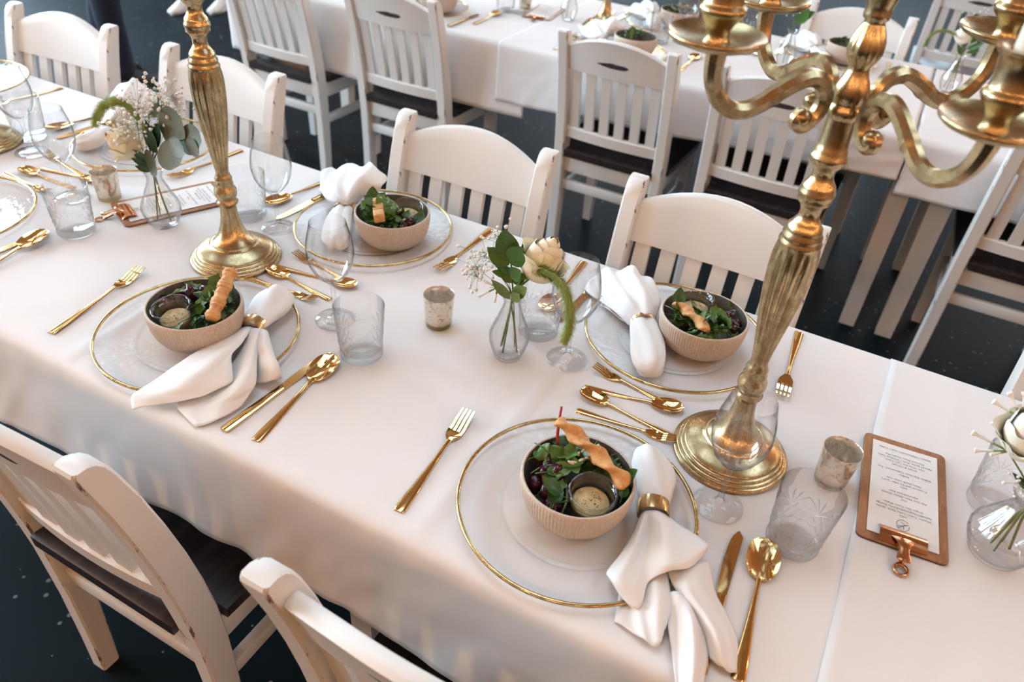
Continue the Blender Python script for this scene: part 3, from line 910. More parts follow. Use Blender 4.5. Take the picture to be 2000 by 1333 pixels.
# leaves: a bent strip with a given outline
def leaf_mesh(name, mat, length, wfun, bend=0.5, curl=0.2, n=10, m=4, ruffle=0.0, seed=0, stem=0.0):
    rows = []
    for i in range(n + 1):
        u = i / n
        ang = bend * u
        # arc in the y-z plane
        if abs(bend) > 1e-3:
            y = length / bend * math.sin(ang); z = length / bend * (1 - math.cos(ang))
        else: y, z = length * u, 0
        w = wfun(u) * length
        row = []
        for k in range(-m, m + 1):
            s = k / m
            zz = curl * w * s * s + ruffle * w * math.sin(9 * u + 4 * s + seed) * abs(s)
            row.append((s * w, y - zz * math.sin(ang), z + zz * math.cos(ang)))
        rows.append(row)
    g = G().grid(rows)
    if stem > 0:
        g.tube([(0, -stem, -.1 * stem), (0, -stem * .5, -.02 * stem), (0, length * .25, .0)], length * .018, 6)
    return g.mesh(name, mat, sharp=0)
def w_spin(u): return .33 * math.sin(PI * min(1, u ** .8)) ** .7 * (1 - .15 * u) + .01
def w_rocket(u): return (.09 + .15 * abs(math.sin(PI * (u * 3.0 + .15)))) * (1 - .55 * (1 - u) ** 2) * min(1, (1.02 - u) * 5)
def w_oval(u): return .30 * math.sqrt(max(0, 1 - (2 * u - 1) ** 2)) + .004
def w_round(u): return .46 * math.sqrt(max(0, 1 - (2 * u - 1) ** 2)) + .004
def w_point(u): return .25 * math.sin(PI * u ** .75) ** .9 + .003
SL = [leaf_mesh('leaf', M_LEAF[0], .062, w_rocket, .9, .25, 16, 4, .15, 1, .02), leaf_mesh('leaf', M_LEAF[1], .052, w_spin, .8, .35, 10, 4, .10, 2, .02),
      leaf_mesh('leaf', M_LEAF[2], .055, w_rocket, -.5, .2, 16, 4, .12, 3, .025), leaf_mesh('leaf', M_LEAF[1], .046, w_oval, -.7, .4, 10, 4, .12, 4, .03),
      leaf_mesh('leaf', M_LEAF[0], .05, w_spin, 1.2, -.3, 10, 4, .2, 5, .02)]
for me_ in SL: pass
STALK = G().tube(spline([(0, 0, 0), (.004, .025, .004), (-.002, .055, .002)], 4), .0016, 6).mesh('stalk', M_LEAF[2])
BEET = [G().blob((0, 0, 0), .013, 10, 7, (1.2, .9, .8), .5, s).mesh('beet_chunk', M_BEET, sharp=0) for s in (1, 4, 7)]
SEED = G().blob((0, 0, 0), .0052, 8, 6, (.40, 1, .30)).mesh('sunflower_seed', M_SEED, sharp=0)
def salad(x, y, label, seed, jar_off, n=22, beets=(), seeds=12, focus=(0, 0), extra=()):
    rnd = random.Random(seed)
    t = thing('mixed_salad', label, 'salad', (x, y, BOWL_Z), 0, 'portions of green salad')
    jx, jy = jar_off
    placed = 0; tries = 0
    LEN = [.062, .052, .055, .046, .05]
    while placed < n and tries < 4000:
        tries += 1
        r, a = .064 * math.sqrt(rnd.random()), rnd.random() * 6.28
        px, py = r * math.cos(a), r * math.sin(a)
        if math.hypot(px - jx, py - jy) < .041: continue
        if any(math.hypot(px - b[0], py - b[1]) < .012 for b in beets) and rnd.random() < .85: continue
        u = placed / n
        dome = 1 - (r / .066) ** 2
        z = .046 + .016 * dome + .014 * u + .004 * rnd.random()
        rz = rnd.random() * 6.28
        d = Vector((-math.sin(rz), math.cos(rz)))
        k = rnd.choice([0, 1, 2, 3, 4, 0])
        sc = rnd.uniform(.55, .95); ok = False
        for _ in range(4):
            h = LEN[k] * sc * .5
            q = [(px + d.x * h * e, py + d.y * h * e) for e in (-1.5, -1, 1)]
            if all(math.hypot(*p) < (.066 if z < .064 else .073) for p in q) and all(math.hypot(p[0] - jx, p[1] - jy) > .036 for p in q):
                ok = True; break
            sc *= .8
        if not ok or sc < .38: continue
        inst('leaf', SL[k], t, (px - d.x * h, py - d.y * h, z), (rnd.uniform(-.2, .3), rnd.uniform(-.5, .5), rz), (sc, sc, sc))
        placed += 1
    for i, (bx, by, bz) in enumerate(beets):
        s = rnd.uniform(.85, 1.2)
        inst('beet_chunk', BEET[i % 3], t, (bx, by, bz), (rnd.random() * 3, rnd.random() * 3, rnd.random() * 6), (s, s, s))
    for i in range(seeds):
        for _ in range(50):
            r, a = .030 * math.sqrt(rnd.random()), rnd.random() * 6.28
            px, py = r * math.cos(a) + focus[0], r * math.sin(a) + focus[1]
            if math.hypot(px - jx, py - jy) > .040 and math.hypot(px, py) < .055: break
        inst('sunflower_seed', SEED, t, (px, py, .083 + .003 * rnd.random()), (rnd.uniform(-.3, .3), rnd.uniform(-.3, .3), rnd.random() * 6))
    for (k, p, rot, sc) in extra:
        if k == 'stalk': inst('stalk', STALK, t, p, rot, (sc, sc, sc))
        else: inst('leaf', SL[k], t, p, rot, (sc, sc, sc))
    return t
def breadstick(p0, p1, label, turns=2.3, w=.0105, lump=0.0, seed=0):
    p0, p1 = Vector(p0), Vector(p1)
    n = 40
    pts = [p0.lerp(p1, i / n) + Vector((0, 0, .004 * math.sin(PI * i / n))) for i in range(n + 1)]
    tw = [turns * PI * i / n for i in range(n + 1)]
    rad = [w * (1 + .05 * math.sin(i * .9 + seed) + lump * abs(math.sin(i * .30 + seed)) - (.25 if i in (0, n) else 0)) for i in range(n + 1)]
    sec = [(math.cos(2 * PI * k / 12), .48 * math.sin(2 * PI * k / 12)) for k in range(12)]
    c = p0.lerp(p1, .5)
    o = G().tube([p - c for p in pts], rad, 12, sec=sec, twist=tw).build('breadstick', M_BREAD, None, sharp=0)
    o.location = c
    tag(o, label, 'breadstick', 'pastry sticks on the salads')
    return o

A_, B_, C_, D_ = (-.212, .685), (-.914, .69), (-.841, 1.143), (-.18, 1.151)
plate(-.209, .691, 'glass charger plate in front, under the largest salad bowl')
plate(-.920, .693, 'glass charger plate on the left under the napkin draped to the table edge')
plate(-.899, 1.156, 'glass charger plate on the far side under the middle salad bowl')
plate(-.221, 1.149, 'glass charger plate on the far side behind the right candelabra shaft')
plate(-1.597, 1.168, 'glass charger plate behind the white flowers on the left')
plate(-1.630, .700, 'empty glass charger plate cut by the left edge of the picture')
plate(-2.310, 1.165, 'glass charger plate at the top left corner behind the glasses')
bowl(*A_, 'ribbed salad bowl in front with the breadstick pointing up left')
bowl(*B_, 'ribbed salad bowl on the left with the upright lumpy breadstick')
bowl(*C_, 'ribbed salad bowl on the far side in the middle, with toast cubes')
bowl(*D_, 'ribbed salad bowl on the far side at right, with the open jar at its back')
zb = BOWL_Z
jar(-.184, .668, zb + .028, (.10, .05, 0), 'dip jar in the front bowl, pepper on the cream')
jar(-.930, .664, zb + .028, (.12, -.05, 0), 'dip jar in the left bowl')
jar(-.828, 1.178, zb + .028, (.05, .1, 0), 'dip jar in the far middle bowl')
jar(-.205, 1.184, zb + .030, (.05, -.05, 0), 'dip jar in the far right bowl')
salad(*A_, 'green salad with beetroot and seeds in the front bowl', 3, (.028, -.017), 56,
      [(-.046, .006, .056), (-.042, -.014, .058), (-.046, -.034, .050), (-.026, -.040, .054), (-.028, -.006, .062), (-.012, -.052, .048), (.056, .020, .058), (-.020, -.024, .058)], 15, (-.002, .026),
      [('stalk', (.002, -.052, .036), (.2, 0, .3), 1.0), ('stalk', (-.045, .01, .058), (.2, 0, -1.2), .9), (1, (.048, .012, .060), (.55, .1, -.95), .85), (3, (.035, .02, .052), (.2, 0, -1.9), .9)])
salad(*B_, 'green salad with beetroot in the left bowl', 8, (-.016, -.026), 44,
      [(-.052, .012, .052), (-.034, .026, .060), (-.056, -.010, .048), (-.016, .038, .062), (-.038, .042, .052)], 4, (.024, .022), [('stalk', (-.02, .02, .07), (.15, 0, -1.2), .8), ('stalk', (.01, .02, .075), (.1, 0, .4), .7)])
salad(*C_, 'green salad with toast cubes and seeds in the far middle bowl', 12, (.013, .035), 52, [(.050, -.01, .056), (.046, -.028, .054)], 10, (.0, -.018), [('stalk', (.02, .0, .072), (.1, 0, 1.2), 1.0), (1, (-.05, .0, .06), (.4, 0, .6), .9)])
salad(*D_, 'green salad with beetroot in the far right bowl', 21, (-.025, .033), 48, [(.034, .016, .060), (.050, .004, .056), (.036, .034, .056), (.050, .022, .052)], 0, (.014, -.026), [(1, (-.05, .0, .064), (.5, 0, .3), .7)])
g = G().tube(spline([(-.030, .030, .050), (-.048, .034, .075), (-.056, .050, .098), (-.060, .062, .112)], 5), [.0022] * 10 + [.0018] * 6, 8)
o = g.build('red_chard_stalk', M_REDSTEM, None, sharp=0); o.location = (A_[0], A_[1], BOWL_Z); tag(o, 'thin red stalk sticking up out of the front salad', 'salad stalk')
breadstick((-.266, .724, T + .112), (-.146, .694, T + .080), 'long twisted golden breadstick lying across the front bowl', 3.0, .0128)
def lumpy_stick(p0, p1, n, w, label, cube=False):
    """a stick of baked lumps or of toast cubes in a row"""
    p0, p1 = Vector(p0), Vector(p1); c = p0.lerp(p1, .5); d = (p1 - p0); L = d.length; d.normalize()
    if cube:
        g = G()
        for k in range(n):
            g.box((0, (-.5 + (k + .5) / n) * L, 0), (w * 2, L / n * .97, w * 1.7), .003)
        rot = Vector((0, 1, 0)).rotation_difference(d).to_matrix()
        g.V = [tuple(rot @ Vector(v)) for v in g.V]
    else:
        m = 12 * n; pts = [p0.lerp(p1, i / m) - c for i in range(m + 1)]
        rad = [w * (.76 + .26 * abs(math.sin(PI * n * i / m + .5 * math.sin(i * .21))) ** .7 + .06 * math.sin(i * 1.7) + .05 * math.sin(i * .37)) for i in range(m + 1)]
        g = G().tube(pts, rad, 14, flat=.9)
    o = g.build('breadstick', M_BREAD, None, sharp=0 if not cube else 60); o.location = c
    return tag(o, label, 'breadstick', 'pastry sticks on the salads')
lumpy_stick((-.889, .756, T + .112), (-.852, .668, T + .078), 5, .0118, 'lumpy breadstick leaning over the left bowl')
lumpy_stick((-.880, 1.146, T + .082), (-.826, 1.080, T + .086), 3, .0108, 'row of three toast cubes in the far middle bowl', True)
breadstick((-.232, 1.142, T + .080), (-.160, 1.088, T + .084), 'thin breadstick in the far right bowl', 2.2, .0105)

# ------------------------------------------------------------------ napkins and rings
NAPKINS = {
 'A': {'sheets': [
   [[(-0.1242,0.7136,0.02),(-0.1201,0.7095,0.03),(-0.115,0.7087,0.036),(-0.1088,0.7106,0.038),(-0.102,0.7148,0.036),(-0.0956,0.7206,0.03),(-0.0895,0.7279,0.02)],[(-0.1208,0.6751,0.018),(-0.1124,0.6682,0.034),(-0.1063,0.6834,0.024),(-0.0966,0.6781,0.036),(-0.0853,0.6795,0.044),(-0.0762,0.6985,0.036),(-0.068,0.7189,0.022)],[(-0.1225,0.6357,0.018),(-0.1099,0.6248,0.036),(-0.0997,0.6426,0.026),(-0.0889,0.6468,0.034),(-0.072,0.6493,0.048),(-0.0582,0.6724,0.042),(-0.0444,0.7062,0.03)],[(-0.1269,0.6013,0.02),(-0.1103,0.5874,0.034),(-0.0912,0.5972,0.03),(-0.0831,0.6222,0.03),(-0.0645,0.6296,0.045),(-0.0449,0.6505,0.045),(-0.0286,0.6961,0.035)],[(-0.122,0.5986,0.014),(-0.0992,0.5775,0.02),(-0.0735,0.574,0.018),(-0.0763,0.6096,0.026),(-0.0605,0.6249,0.04),(-0.0388,0.6469,0.038),(-0.0271,0.6902,0.03)]],
   [[(-0.1117,0.6354,0.01),(-0.0993,0.6361,0.018),(-0.0877,0.6414,0.02),(-0.0762,0.6468,0.022),(-0.0677,0.652,0.022)],[(-0.1075,0.602,0.01),(-0.0926,0.6018,0.016),(-0.076,0.6044,0.02),(-0.0637,0.6155,0.026),(-0.0542,0.6263,0.02)],[(-0.0999,0.5741,0.008),(-0.0808,0.5727,0.014),(-0.0635,0.572,0.018),(-0.0515,0.5852,0.026),(-0.0402,0.5998,0.016)],[(-0.0942,0.5519,0.004),(-0.0677,0.5467,0.008),(-0.0492,0.5419,0.012),(-0.0366,0.5442,0.012),(-0.0374,0.5693,0.016)]],
   [[(-0.0648,0.6421,0.025),(-0.0475,0.6467,0.032),(-0.0332,0.6662,0.03),(-0.0204,0.6873,0.02)],[(-0.0451,0.6232,0.02),(-0.0246,0.6158,0.034),(-0.0095,0.6314,0.026),(0.0015,0.6526,0.008)],[(-0.0212,0.6088,0.014),(-0.0,0.5972,0.03),(0.0129,0.6126,0.02),(0.0231,0.6308,0.004)],[(0.004,0.5883,0.008),(0.0194,0.577,0.026),(0.0324,0.5919,0.016),(0.0406,0.61,0.003)],[(0.0203,0.563,0.006),(0.0348,0.5566,0.012),(0.0485,0.5587,0.008),(0.0566,0.569,0.003)]],
   [[(-0.0529,0.6139,0.015),(-0.0424,0.6141,0.028),(-0.0267,0.6216,0.02),(-0.0153,0.6238,0.01)],[(-0.0355,0.5734,0.012),(-0.0236,0.5826,0.02),(-0.0117,0.5823,0.03),(0.0009,0.5968,0.01)],[(-0.0194,0.5452,0.006),(-0.0094,0.5531,0.014),(0.0025,0.5482,0.026),(0.0162,0.5688,0.008)],[(-0.005,0.5153,0.004),(0.0036,0.5166,0.01),(0.012,0.5153,0.02),(0.0234,0.5309,0.006)],[(0.0019,0.5027,0.003),(0.0087,0.5024,0.008),(0.016,0.5024,0.015),(0.0256,0.5176,0.004)]],
  ], 'lobe': [(-0.1117, 0.7259, 0.024, 0.0167), (-0.1229, 0.7566, 0.024, 0.0243), (-0.1324, 0.7846, 0.024, 0.0292), (-0.1487, 0.8097, 0.024, 0.0269), (-0.1619, 0.8332, 0.022, 0.0167)]},
 'B': {'sheets': [
   [[(-0.86,0.7317,0.02),(-0.8459,0.7265,0.03),(-0.8342,0.7245,0.036),(-0.8342,0.7327,0.03)],[(-0.8573,0.667,0.03),(-0.8295,0.6592,0.042),(-0.8085,0.6594,0.046),(-0.8105,0.6837,0.036)],[(-0.862,0.6049,0.028),(-0.8238,0.6007,0.04),(-0.7979,0.6119,0.044),(-0.7981,0.651,0.04)],[(-0.8682,0.5498,0.02),(-0.8373,0.5545,0.028),(-0.802,0.5692,0.034),(-0.7794,0.6312,0.036)],[(-0.8769,0.5199,0.012),(-0.8452,0.5297,0.02),(-0.8015,0.5571,0.024),(-0.7622,0.6143,0.03)],[(-0.8612,0.5044,0.004),(-0.8338,0.5264,0.012),(-0.7941,0.5549,0.018),(-0.7649,0.6046,0.026)]],
   [[(-0.8369,0.7282,0.03),(-0.8236,0.7263,0.036),(-0.8162,0.7296,0.036),(-0.8248,0.7472,0.02)],[(-0.8094,0.6688,0.02),(-0.7939,0.6689,0.03),(-0.7766,0.6702,0.04),(-0.7754,0.6813,0.03)],[(-0.7959,0.6134,0.015),(-0.7656,0.6115,0.024),(-0.747,0.6248,0.036),(-0.7485,0.6509,0.03)],[(-0.8049,0.5694,0.01),(-0.7701,0.578,0.014),(-0.7399,0.5989,0.026),(-0.7337,0.6324,0.024)],[(-0.8214,0.5467,0.006),(-0.7782,0.5566,0.01),(-0.7447,0.579,0.016),(-0.7307,0.6141,0.016)],[(-0.7551,0.5269,0.003),(-0.7479,0.5359,0.006),(-0.735,0.558,0.008),(-0.7298,0.5949,0.008)]],
   [[(-0.8225,0.7352,0.03),(-0.812,0.7341,0.034),(-0.8097,0.7384,0.03),(-0.8172,0.7479,0.016)],[(-0.7919,0.6953,0.03),(-0.7734,0.6929,0.046),(-0.7711,0.7038,0.04),(-0.7807,0.7183,0.02)],[(-0.7786,0.6793,0.02),(-0.7602,0.6811,0.04),(-0.7451,0.6863,0.04),(-0.7497,0.6946,0.016)],[(-0.7629,0.6598,0.014),(-0.7417,0.6637,0.034),(-0.7228,0.6715,0.034),(-0.7226,0.675,0.012)],[(-0.7523,0.6453,0.006),(-0.7336,0.6482,0.016),(-0.7202,0.6588,0.018),(-0.7264,0.6763,0.006)]],
  ], 'lobe': [(-0.8429, 0.7396, 0.024, 0.0209), (-0.8518, 0.7698, 0.024, 0.0266), (-0.8602, 0.7979, 0.024, 0.0325), (-0.8704, 0.826, 0.024, 0.0313), (-0.8831, 0.8527, 0.02, 0.0187)]},
 'C': {'sheets': [
   [[(-0.9936,1.1568,0.03),(-0.9791,1.152,0.04),(-0.9656,1.152,0.045),(-0.9662,1.1685,0.035)],[(-1.0399,1.1754,0.02),(-0.9937,1.1507,0.05),(-0.9639,1.1553,0.06),(-0.9699,1.2037,0.04)],[(-1.0723,1.1958,0.02),(-1.0226,1.1747,0.055),(-0.9724,1.176,0.075),(-0.935,1.2199,0.06)],[(-1.0962,1.2216,0.03),(-1.048,1.2107,0.06),(-0.9802,1.2036,0.085),(-0.9222,1.2191,0.08)],[(-1.1257,1.2636,0.03),(-1.0742,1.2598,0.055),(-1.002,1.2491,0.085),(-0.9342,1.2536,0.085)],[(-1.1394,1.2967,0.02),(-1.0948,1.2974,0.04),(-1.0199,1.2807,0.075),(-0.9869,1.2823,0.08)]],
   [[(-1.0034,1.1721,0.02),(-0.992,1.1711,0.026),(-0.9786,1.1713,0.03),(-0.9783,1.1809,0.024)],[(-1.0423,1.1857,0.012),(-1.0171,1.185,0.02),(-0.9875,1.1826,0.03),(-0.9907,1.2117,0.02)],[(-1.078,1.2039,0.012),(-1.0518,1.211,0.02),(-1.0129,1.215,0.03),(-0.9966,1.2369,0.02)],[(-1.1065,1.226,0.01),(-1.0838,1.2332,0.02),(-1.0524,1.2388,0.03),(-1.0321,1.2562,0.02)]],
  ], 'lobe': [(-0.9795, 1.1619, 0.03, 0.0177), (-0.9545, 1.1129, 0.026, 0.0258), (-0.929, 1.0741, 0.024, 0.0295), (-0.9107, 1.0479, 0.022, 0.0249), (-0.901, 1.034, 0.02, 0.0123)]},
 'D': {'sheets': [
   [[(-0.2991,1.1163,0.02),(-0.2933,1.1168,0.035),(-0.2832,1.1211,0.045),(-0.2721,1.131,0.045),(-0.2625,1.146,0.03)],[(-0.3285,1.1345,0.016),(-0.3196,1.134,0.04),(-0.303,1.1488,0.055),(-0.2843,1.1628,0.06),(-0.2692,1.1834,0.04)],[(-0.3722,1.1595,0.012),(-0.3556,1.1741,0.035),(-0.3302,1.1774,0.06),(-0.3055,1.1904,0.065),(-0.2804,1.1987,0.05)],[(-0.4062,1.1774,0.008),(-0.3902,1.2078,0.03),(-0.3642,1.2212,0.05),(-0.3289,1.2116,0.065),(-0.3005,1.2232,0.055)],[(-0.4247,1.1981,0.006),(-0.4208,1.2508,0.02),(-0.3892,1.2554,0.035),(-0.3473,1.2445,0.06),(-0.3184,1.2392,0.05)]],
   [[(-0.2974,1.1265,0.016),(-0.292,1.1344,0.025),(-0.2812,1.143,0.03),(-0.2698,1.1578,0.02)],[(-0.323,1.1352,0.012),(-0.3135,1.1527,0.02),(-0.2941,1.1637,0.03),(-0.2738,1.1897,0.02)],[(-0.3536,1.1475,0.01),(-0.3425,1.1753,0.016),(-0.3154,1.1795,0.03),(-0.2871,1.2025,0.025)],[(-0.3779,1.1687,0.006),(-0.363,1.1945,0.012),(-0.3378,1.1991,0.025),(-0.3053,1.2072,0.03)]],
  ], 'lobe': [(-0.2823, 1.1326, 0.03, 0.0205), (-0.2613, 1.0972, 0.026, 0.0273), (-0.2415, 1.0603, 0.024, 0.0302), (-0.2256, 1.0233, 0.022, 0.026), (-0.2177, 1.0066, 0.018, 0.0137)]},
 'E': {'sheets': [
   [[(-1.7068,1.1463,0.03),(-1.702,1.1601,0.04),(-1.6953,1.174,0.04),(-1.6875,1.1827,0.03)],[(-1.7378,1.1742,0.04),(-1.7007,1.1825,0.07),(-1.6606,1.212,0.08),(-1.6365,1.2557,0.06)],[(-1.7688,1.2157,0.06),(-1.7059,1.2178,0.1),(-1.6882,1.2564,0.1),(-1.6214,1.2906,0.06)],[(-1.7819,1.252,0.08),(-1.7392,1.2636,0.11),(-1.7343,1.2912,0.1),(-1.6935,1.337,0.05)]],
  ], 'lobe': [(-1.7022, 1.15, 0.03, 0.0152), (-1.6821, 1.1048, 0.03, 0.0272), (-1.6839, 1.0793, 0.025, 0.0319), (-1.7018, 1.0609, 0.02, 0.0172)]},
}

RIPPLE = {'C': (.007, 2.6), 'D': (.006, 3.1), 'E': (.005, 2.2), 'A': (.0015, 3.0), 'B': (.0012, 2.0)}
def napkin_mesh(key, origin, extra_wr=0.0016):
    N = NAPKINS[key]; g = G(); ox, oy = origin
    for si, sh in enumerate(N['sheets']):
        P = net([[(x - ox, y - oy, z) for x, y, z in r] for r in sh], 7, 6)
        rows = []
        for i, r in enumerate(P):
            row = []
            for j, p in enumerate(r):
                u_, v_ = i / (len(P) - 1), j / (len(r) - 1)
                am, nn = RIPPLE[key]
                w = am * min(1, u_ * 3) * math.sin(2 * PI * nn * v_ + 1.7 * math.sin(3 * u_ + si) + si)
                w += noise.noise(Vector((p.x * 38, p.y * 38, si * 5.0))) * extra_wr + noise.noise(Vector((p.x * 90, p.y * 90, si * 3.0))) * extra_wr * .4
                row.append((p.x, p.y, max(.0018, p.z + w)))
            rows.append(row)
        g.grid(rows)
    L = N['lobe']
    pts = spline([(x - ox, y - oy, z) for x, y, z, h in L], 6)
    hw = spl1([h for *_, h in L], 6)
    n = len(pts); seg = 26; secs = []
    for i, p in enumerate(pts):
        t = (pts[min(i + 1, n - 1)] - pts[max(i - 1, 0)]); t.z = 0; t.normalize()
        b = Vector((t.y, -t.x, 0))
        u = i / (n - 1); close = 1.0 if u < .86 else math.sqrt(max(.02, 1 - ((u - .86) / .14) ** 2))
        hh = min(.017, hw[i] * .72) * (.55 + .45 * close)
        s = []
        for k in range(seg):
            an = 2 * PI * k / seg
            fold = 1 + .10 * math.sin(3 * an + u * 3) - .16 * abs(math.sin(2.5 * an - u * 1.5 + .4)) ** 8 + .05 * math.sin(7 * an - u * 5) + .05 * noise.noise(Vector((u * 4, an * 1.5, 3.0)))
            s.append(p + b * (math.cos(an) * hw[i] * fold * (.6 + .4 * close)) + Vector((0, 0, math.sin(an) * hh * fold)))
        secs.append(s)
    g.loft(secs)
    return g.mesh('napkin', M_NAP, sharp=0)
def napkin(key, origin, label):
    me = napkin_mesh(key, origin)
    o = inst('napkin', me, None, (origin[0], origin[1], T))
    solid(o, 0.0014, 0.0)
    return tag(o, label, 'napkin', 'white cloth napkins in gold rings')
ring_me = None
def ring_mesh():
    pr = []
    g = G(); seg = 48
    out = [(.0215, -.0115), (.0222, -.0117), (.0226, -.008), (.0228, 0), (.0226, .008), (.0222, .0117), (.0215, .0115), (.0214, 0), (.0215, -.0115)]
    g.lathe(out, seg)
    return g.mesh('napkin_ring', M_RING, sharp=60, merge=1e-6)
ring_me = ring_mesh()
def napkin_ring(x, y, z, d, label, sz=.82):
    """d: direction of the napkin through the ring"""
    o = inst('napkin_ring', ring_me, None, (x, y, T + z))
    v = Vector((d[0], d[1], 0)).normalized()
    b = Vector((0, 0, 1)).cross(v)
    Mx = Matrix(((b.x, 0, v.x, 0), (b.y, 0, v.y, 0), (0, 1, 0, 0), (0, 0, 0, 1)))
    o.matrix_world = Matrix.Translation((x, y, T + z)) @ Mx @ Matrix.Diagonal((1.0, sz, 1.0, 1.0))
    return tag(o, label, 'napkin ring', 'gold napkin rings')
napkin('A', (-.11, .70), 'white napkin in front fanning over the plate edge towards the table edge')
napkin('B', (-.84, .74), 'white napkin on the left with one long pointed flap over the plate')
napkin('C', (-.967, 1.162), 'white napkin on the far side fluffed up behind the middle plate')
napkin('D', (-.282, 1.133), 'white napkin on the far right plate, opening towards the chairs')
napkin('E', (-1.60, 1.14), 'white napkin standing up pointed behind the left bouquet')
def rdir(k):
    L = NAPKINS[k]['lobe']; return (L[1][0] - L[0][0], L[1][1] - L[0][1])
for k, lab in (('A', 'gold ring on the front napkin'), ('B', 'gold ring on the left napkin with the pointed flap'), ('C', 'gold ring on the fluffed far middle napkin'), ('D', 'gold ring on the far right napkin'), ('E', 'gold ring half hidden behind the left bouquet')):
    x, y, z, h = NAPKINS[k]['lobe'][0]
    napkin_ring(x, y, max(.0225, z * .9 + .002), rdir(k), lab)

# ------------------------------------------------------------------ cutlery (handle end at the origin, tip towards +y)
def cutlery_meshes(L, dessert=False):
    k = L / .218
    me = {}
    def handle(y1, name):
        P = [(0, .0075, .0021), (.004, .0085, .0023), (.03, .0080, .0024), (.07, .0058, .0026), (.11, .0038, .0034), (y1 - .012, .0032, .0050), (y1, .0042, .0052)]
        secs = []
        ys = [p[0] * k for p in P]
        Q = spline([(p[0] * k, p[1] * k, p[2]) for p in P], 4)
        for q in Q:
            y, w, zc = q; h = .0016
            secs.append([(-w, y, zc - h * .4), (-w * .55, y, zc - h), (w * .55, y, zc - h), (w, y, zc - h * .4), (w * .9, y, zc + h * .4), (w * .45, y, zc + h), (-w * .45, y, zc + h), (-w * .9, y, zc + h * .4)])
        return G().loft(secs).mesh(name, M_GOLD, sharp=50)
    me['fh'] = handle(.150, 'handle')
    # fork head: neck, shoulder and four tines
    g = G()
    def fz(y): return .0052 - .0030 * math.sin(PI * min(1, max(0, (y - .150) / .045))) + .0062 * max(0, (y - .175) / .043) ** 1.4
    secs = []
    for y, w in ((.149, .0042), (.153, .0065), (.158, .0095), (.164, .0118), (.170, .0125), (.1745, .0125)):
        z = fz(y); h = .0011
        c = .0012 * (w / .0125) ** 2
        secs.append([(-w * k, y * k, z - h + c), (0, y * k, z - h - c), (w * k, y * k, z - h + c), (w * k, y * k, z + h + c), (0, y * k, z + h - c), (-w * k, y * k, z + h + c)])
    g.loft(secs)
    for i in range(4):
        xc = (-.0102 + .0068 * i)
        secs = []
        for j in range(7):
            y = .1735 + (.218 - .1735) * j / 6; w = .0023 * (1 - .45 * (j / 6) ** 2); z = fz(y); h = .0010 * (1 - .4 * j / 6)
            x = xc * (1 - .06 * j / 6)
            secs.append([((x - w) * k, y * k, z - h), ((x + w) * k, y * k, z - h), ((x + w) * k, y * k, z + h), ((x - w) * k, y * k, z + h)])
        g.loft(secs)
    me['fork'] = g.mesh('tines', M_GOLD, sharp=40)
    # spoon bowl
    rows_t = []; rows_b = []
    n = 16; m = 12
    for i in range(n + 1):
        u = i / n; y = .148 + .070 * u
        w = .0215 * math.sqrt(max(0.0, 1 - abs(2 * (u ** 1.12) - 1) ** 2.2)) + (.0040 * (1 - u) ** 6) + .0004
        r1 = []; r0 = []
        for q in range(m + 1):
            s = -1 + 2 * q / m
            dep = .0070 * (1 - s * s) * math.sin(PI * min(1, u * .98 + .01)) ** .8
            z = .0058 + .0040 * math.sin(PI / 2 * u) - dep
            r1.append((s * w * k, y * k, z + .0007)); r0.append((s * w * k, y * k, z - .0007))
        rows_t.append(r1); rows_b.append(r0[::-1])
    g = G().grid(rows_t); g.grid(rows_b)
    nn = (n + 1) * (m + 1)
    for i in range(n):
        a, b = i * (m + 1), (i + 1) * (m + 1)
        g.F.append((a, b, nn + b + m, nn + a + m)); g.F.append((a + m, nn + a, nn + b, b + m))
    me['spoon'] = g.mesh('spoon_bowl', M_GOLD, sharp=60)
    # knife
    secs = []
    for y, w in ((0, .0066), (.003, .0078), (.05, .0076), (.10, .0066), (.118, .0064)):
        h = .0030
        secs.append([(-w, y, .0032 - h * .5), (-w * .6, y, .0032 - h), (w * .6, y, .0032 - h), (w, y, .0032 - h * .5), (w, y, .0032 + h * .5), (w * .6, y, .0032 + h), (-w * .6, y, .0032 + h), (-w, y, .0032 + h * .5)])
    me['kh'] = G().loft(secs).mesh('handle', M_GOLD, sharp=50)
    secs = []
    for i in range(13):
        u = i / 12; y = .118 + .112 * u
        lo = -.0060 - .0035 * math.sin(PI * min(1, u * 1.05)) ** .8
        hi = .0060 + .0012 * u
        if u > .8: lo *= math.sqrt(max(0.02, 1 - ((u - .8) / .2) ** 2)) ; 
        if u > .92: hi *= math.sqrt(max(0.02, 1 - ((u - .92) / .08) ** 2))
        h = .0009
        secs.append([(lo, y, .0032 - .0003), (hi, y, .0032 - h), (hi, y, .0032 + h), (lo, y, .0032 + .0003)])
    me['blade'] = G().loft(secs).mesh('blade', M_GOLD, sharp=40)
    return me
CU = cutlery_meshes(.218); CUD = cutlery_meshes(.165)
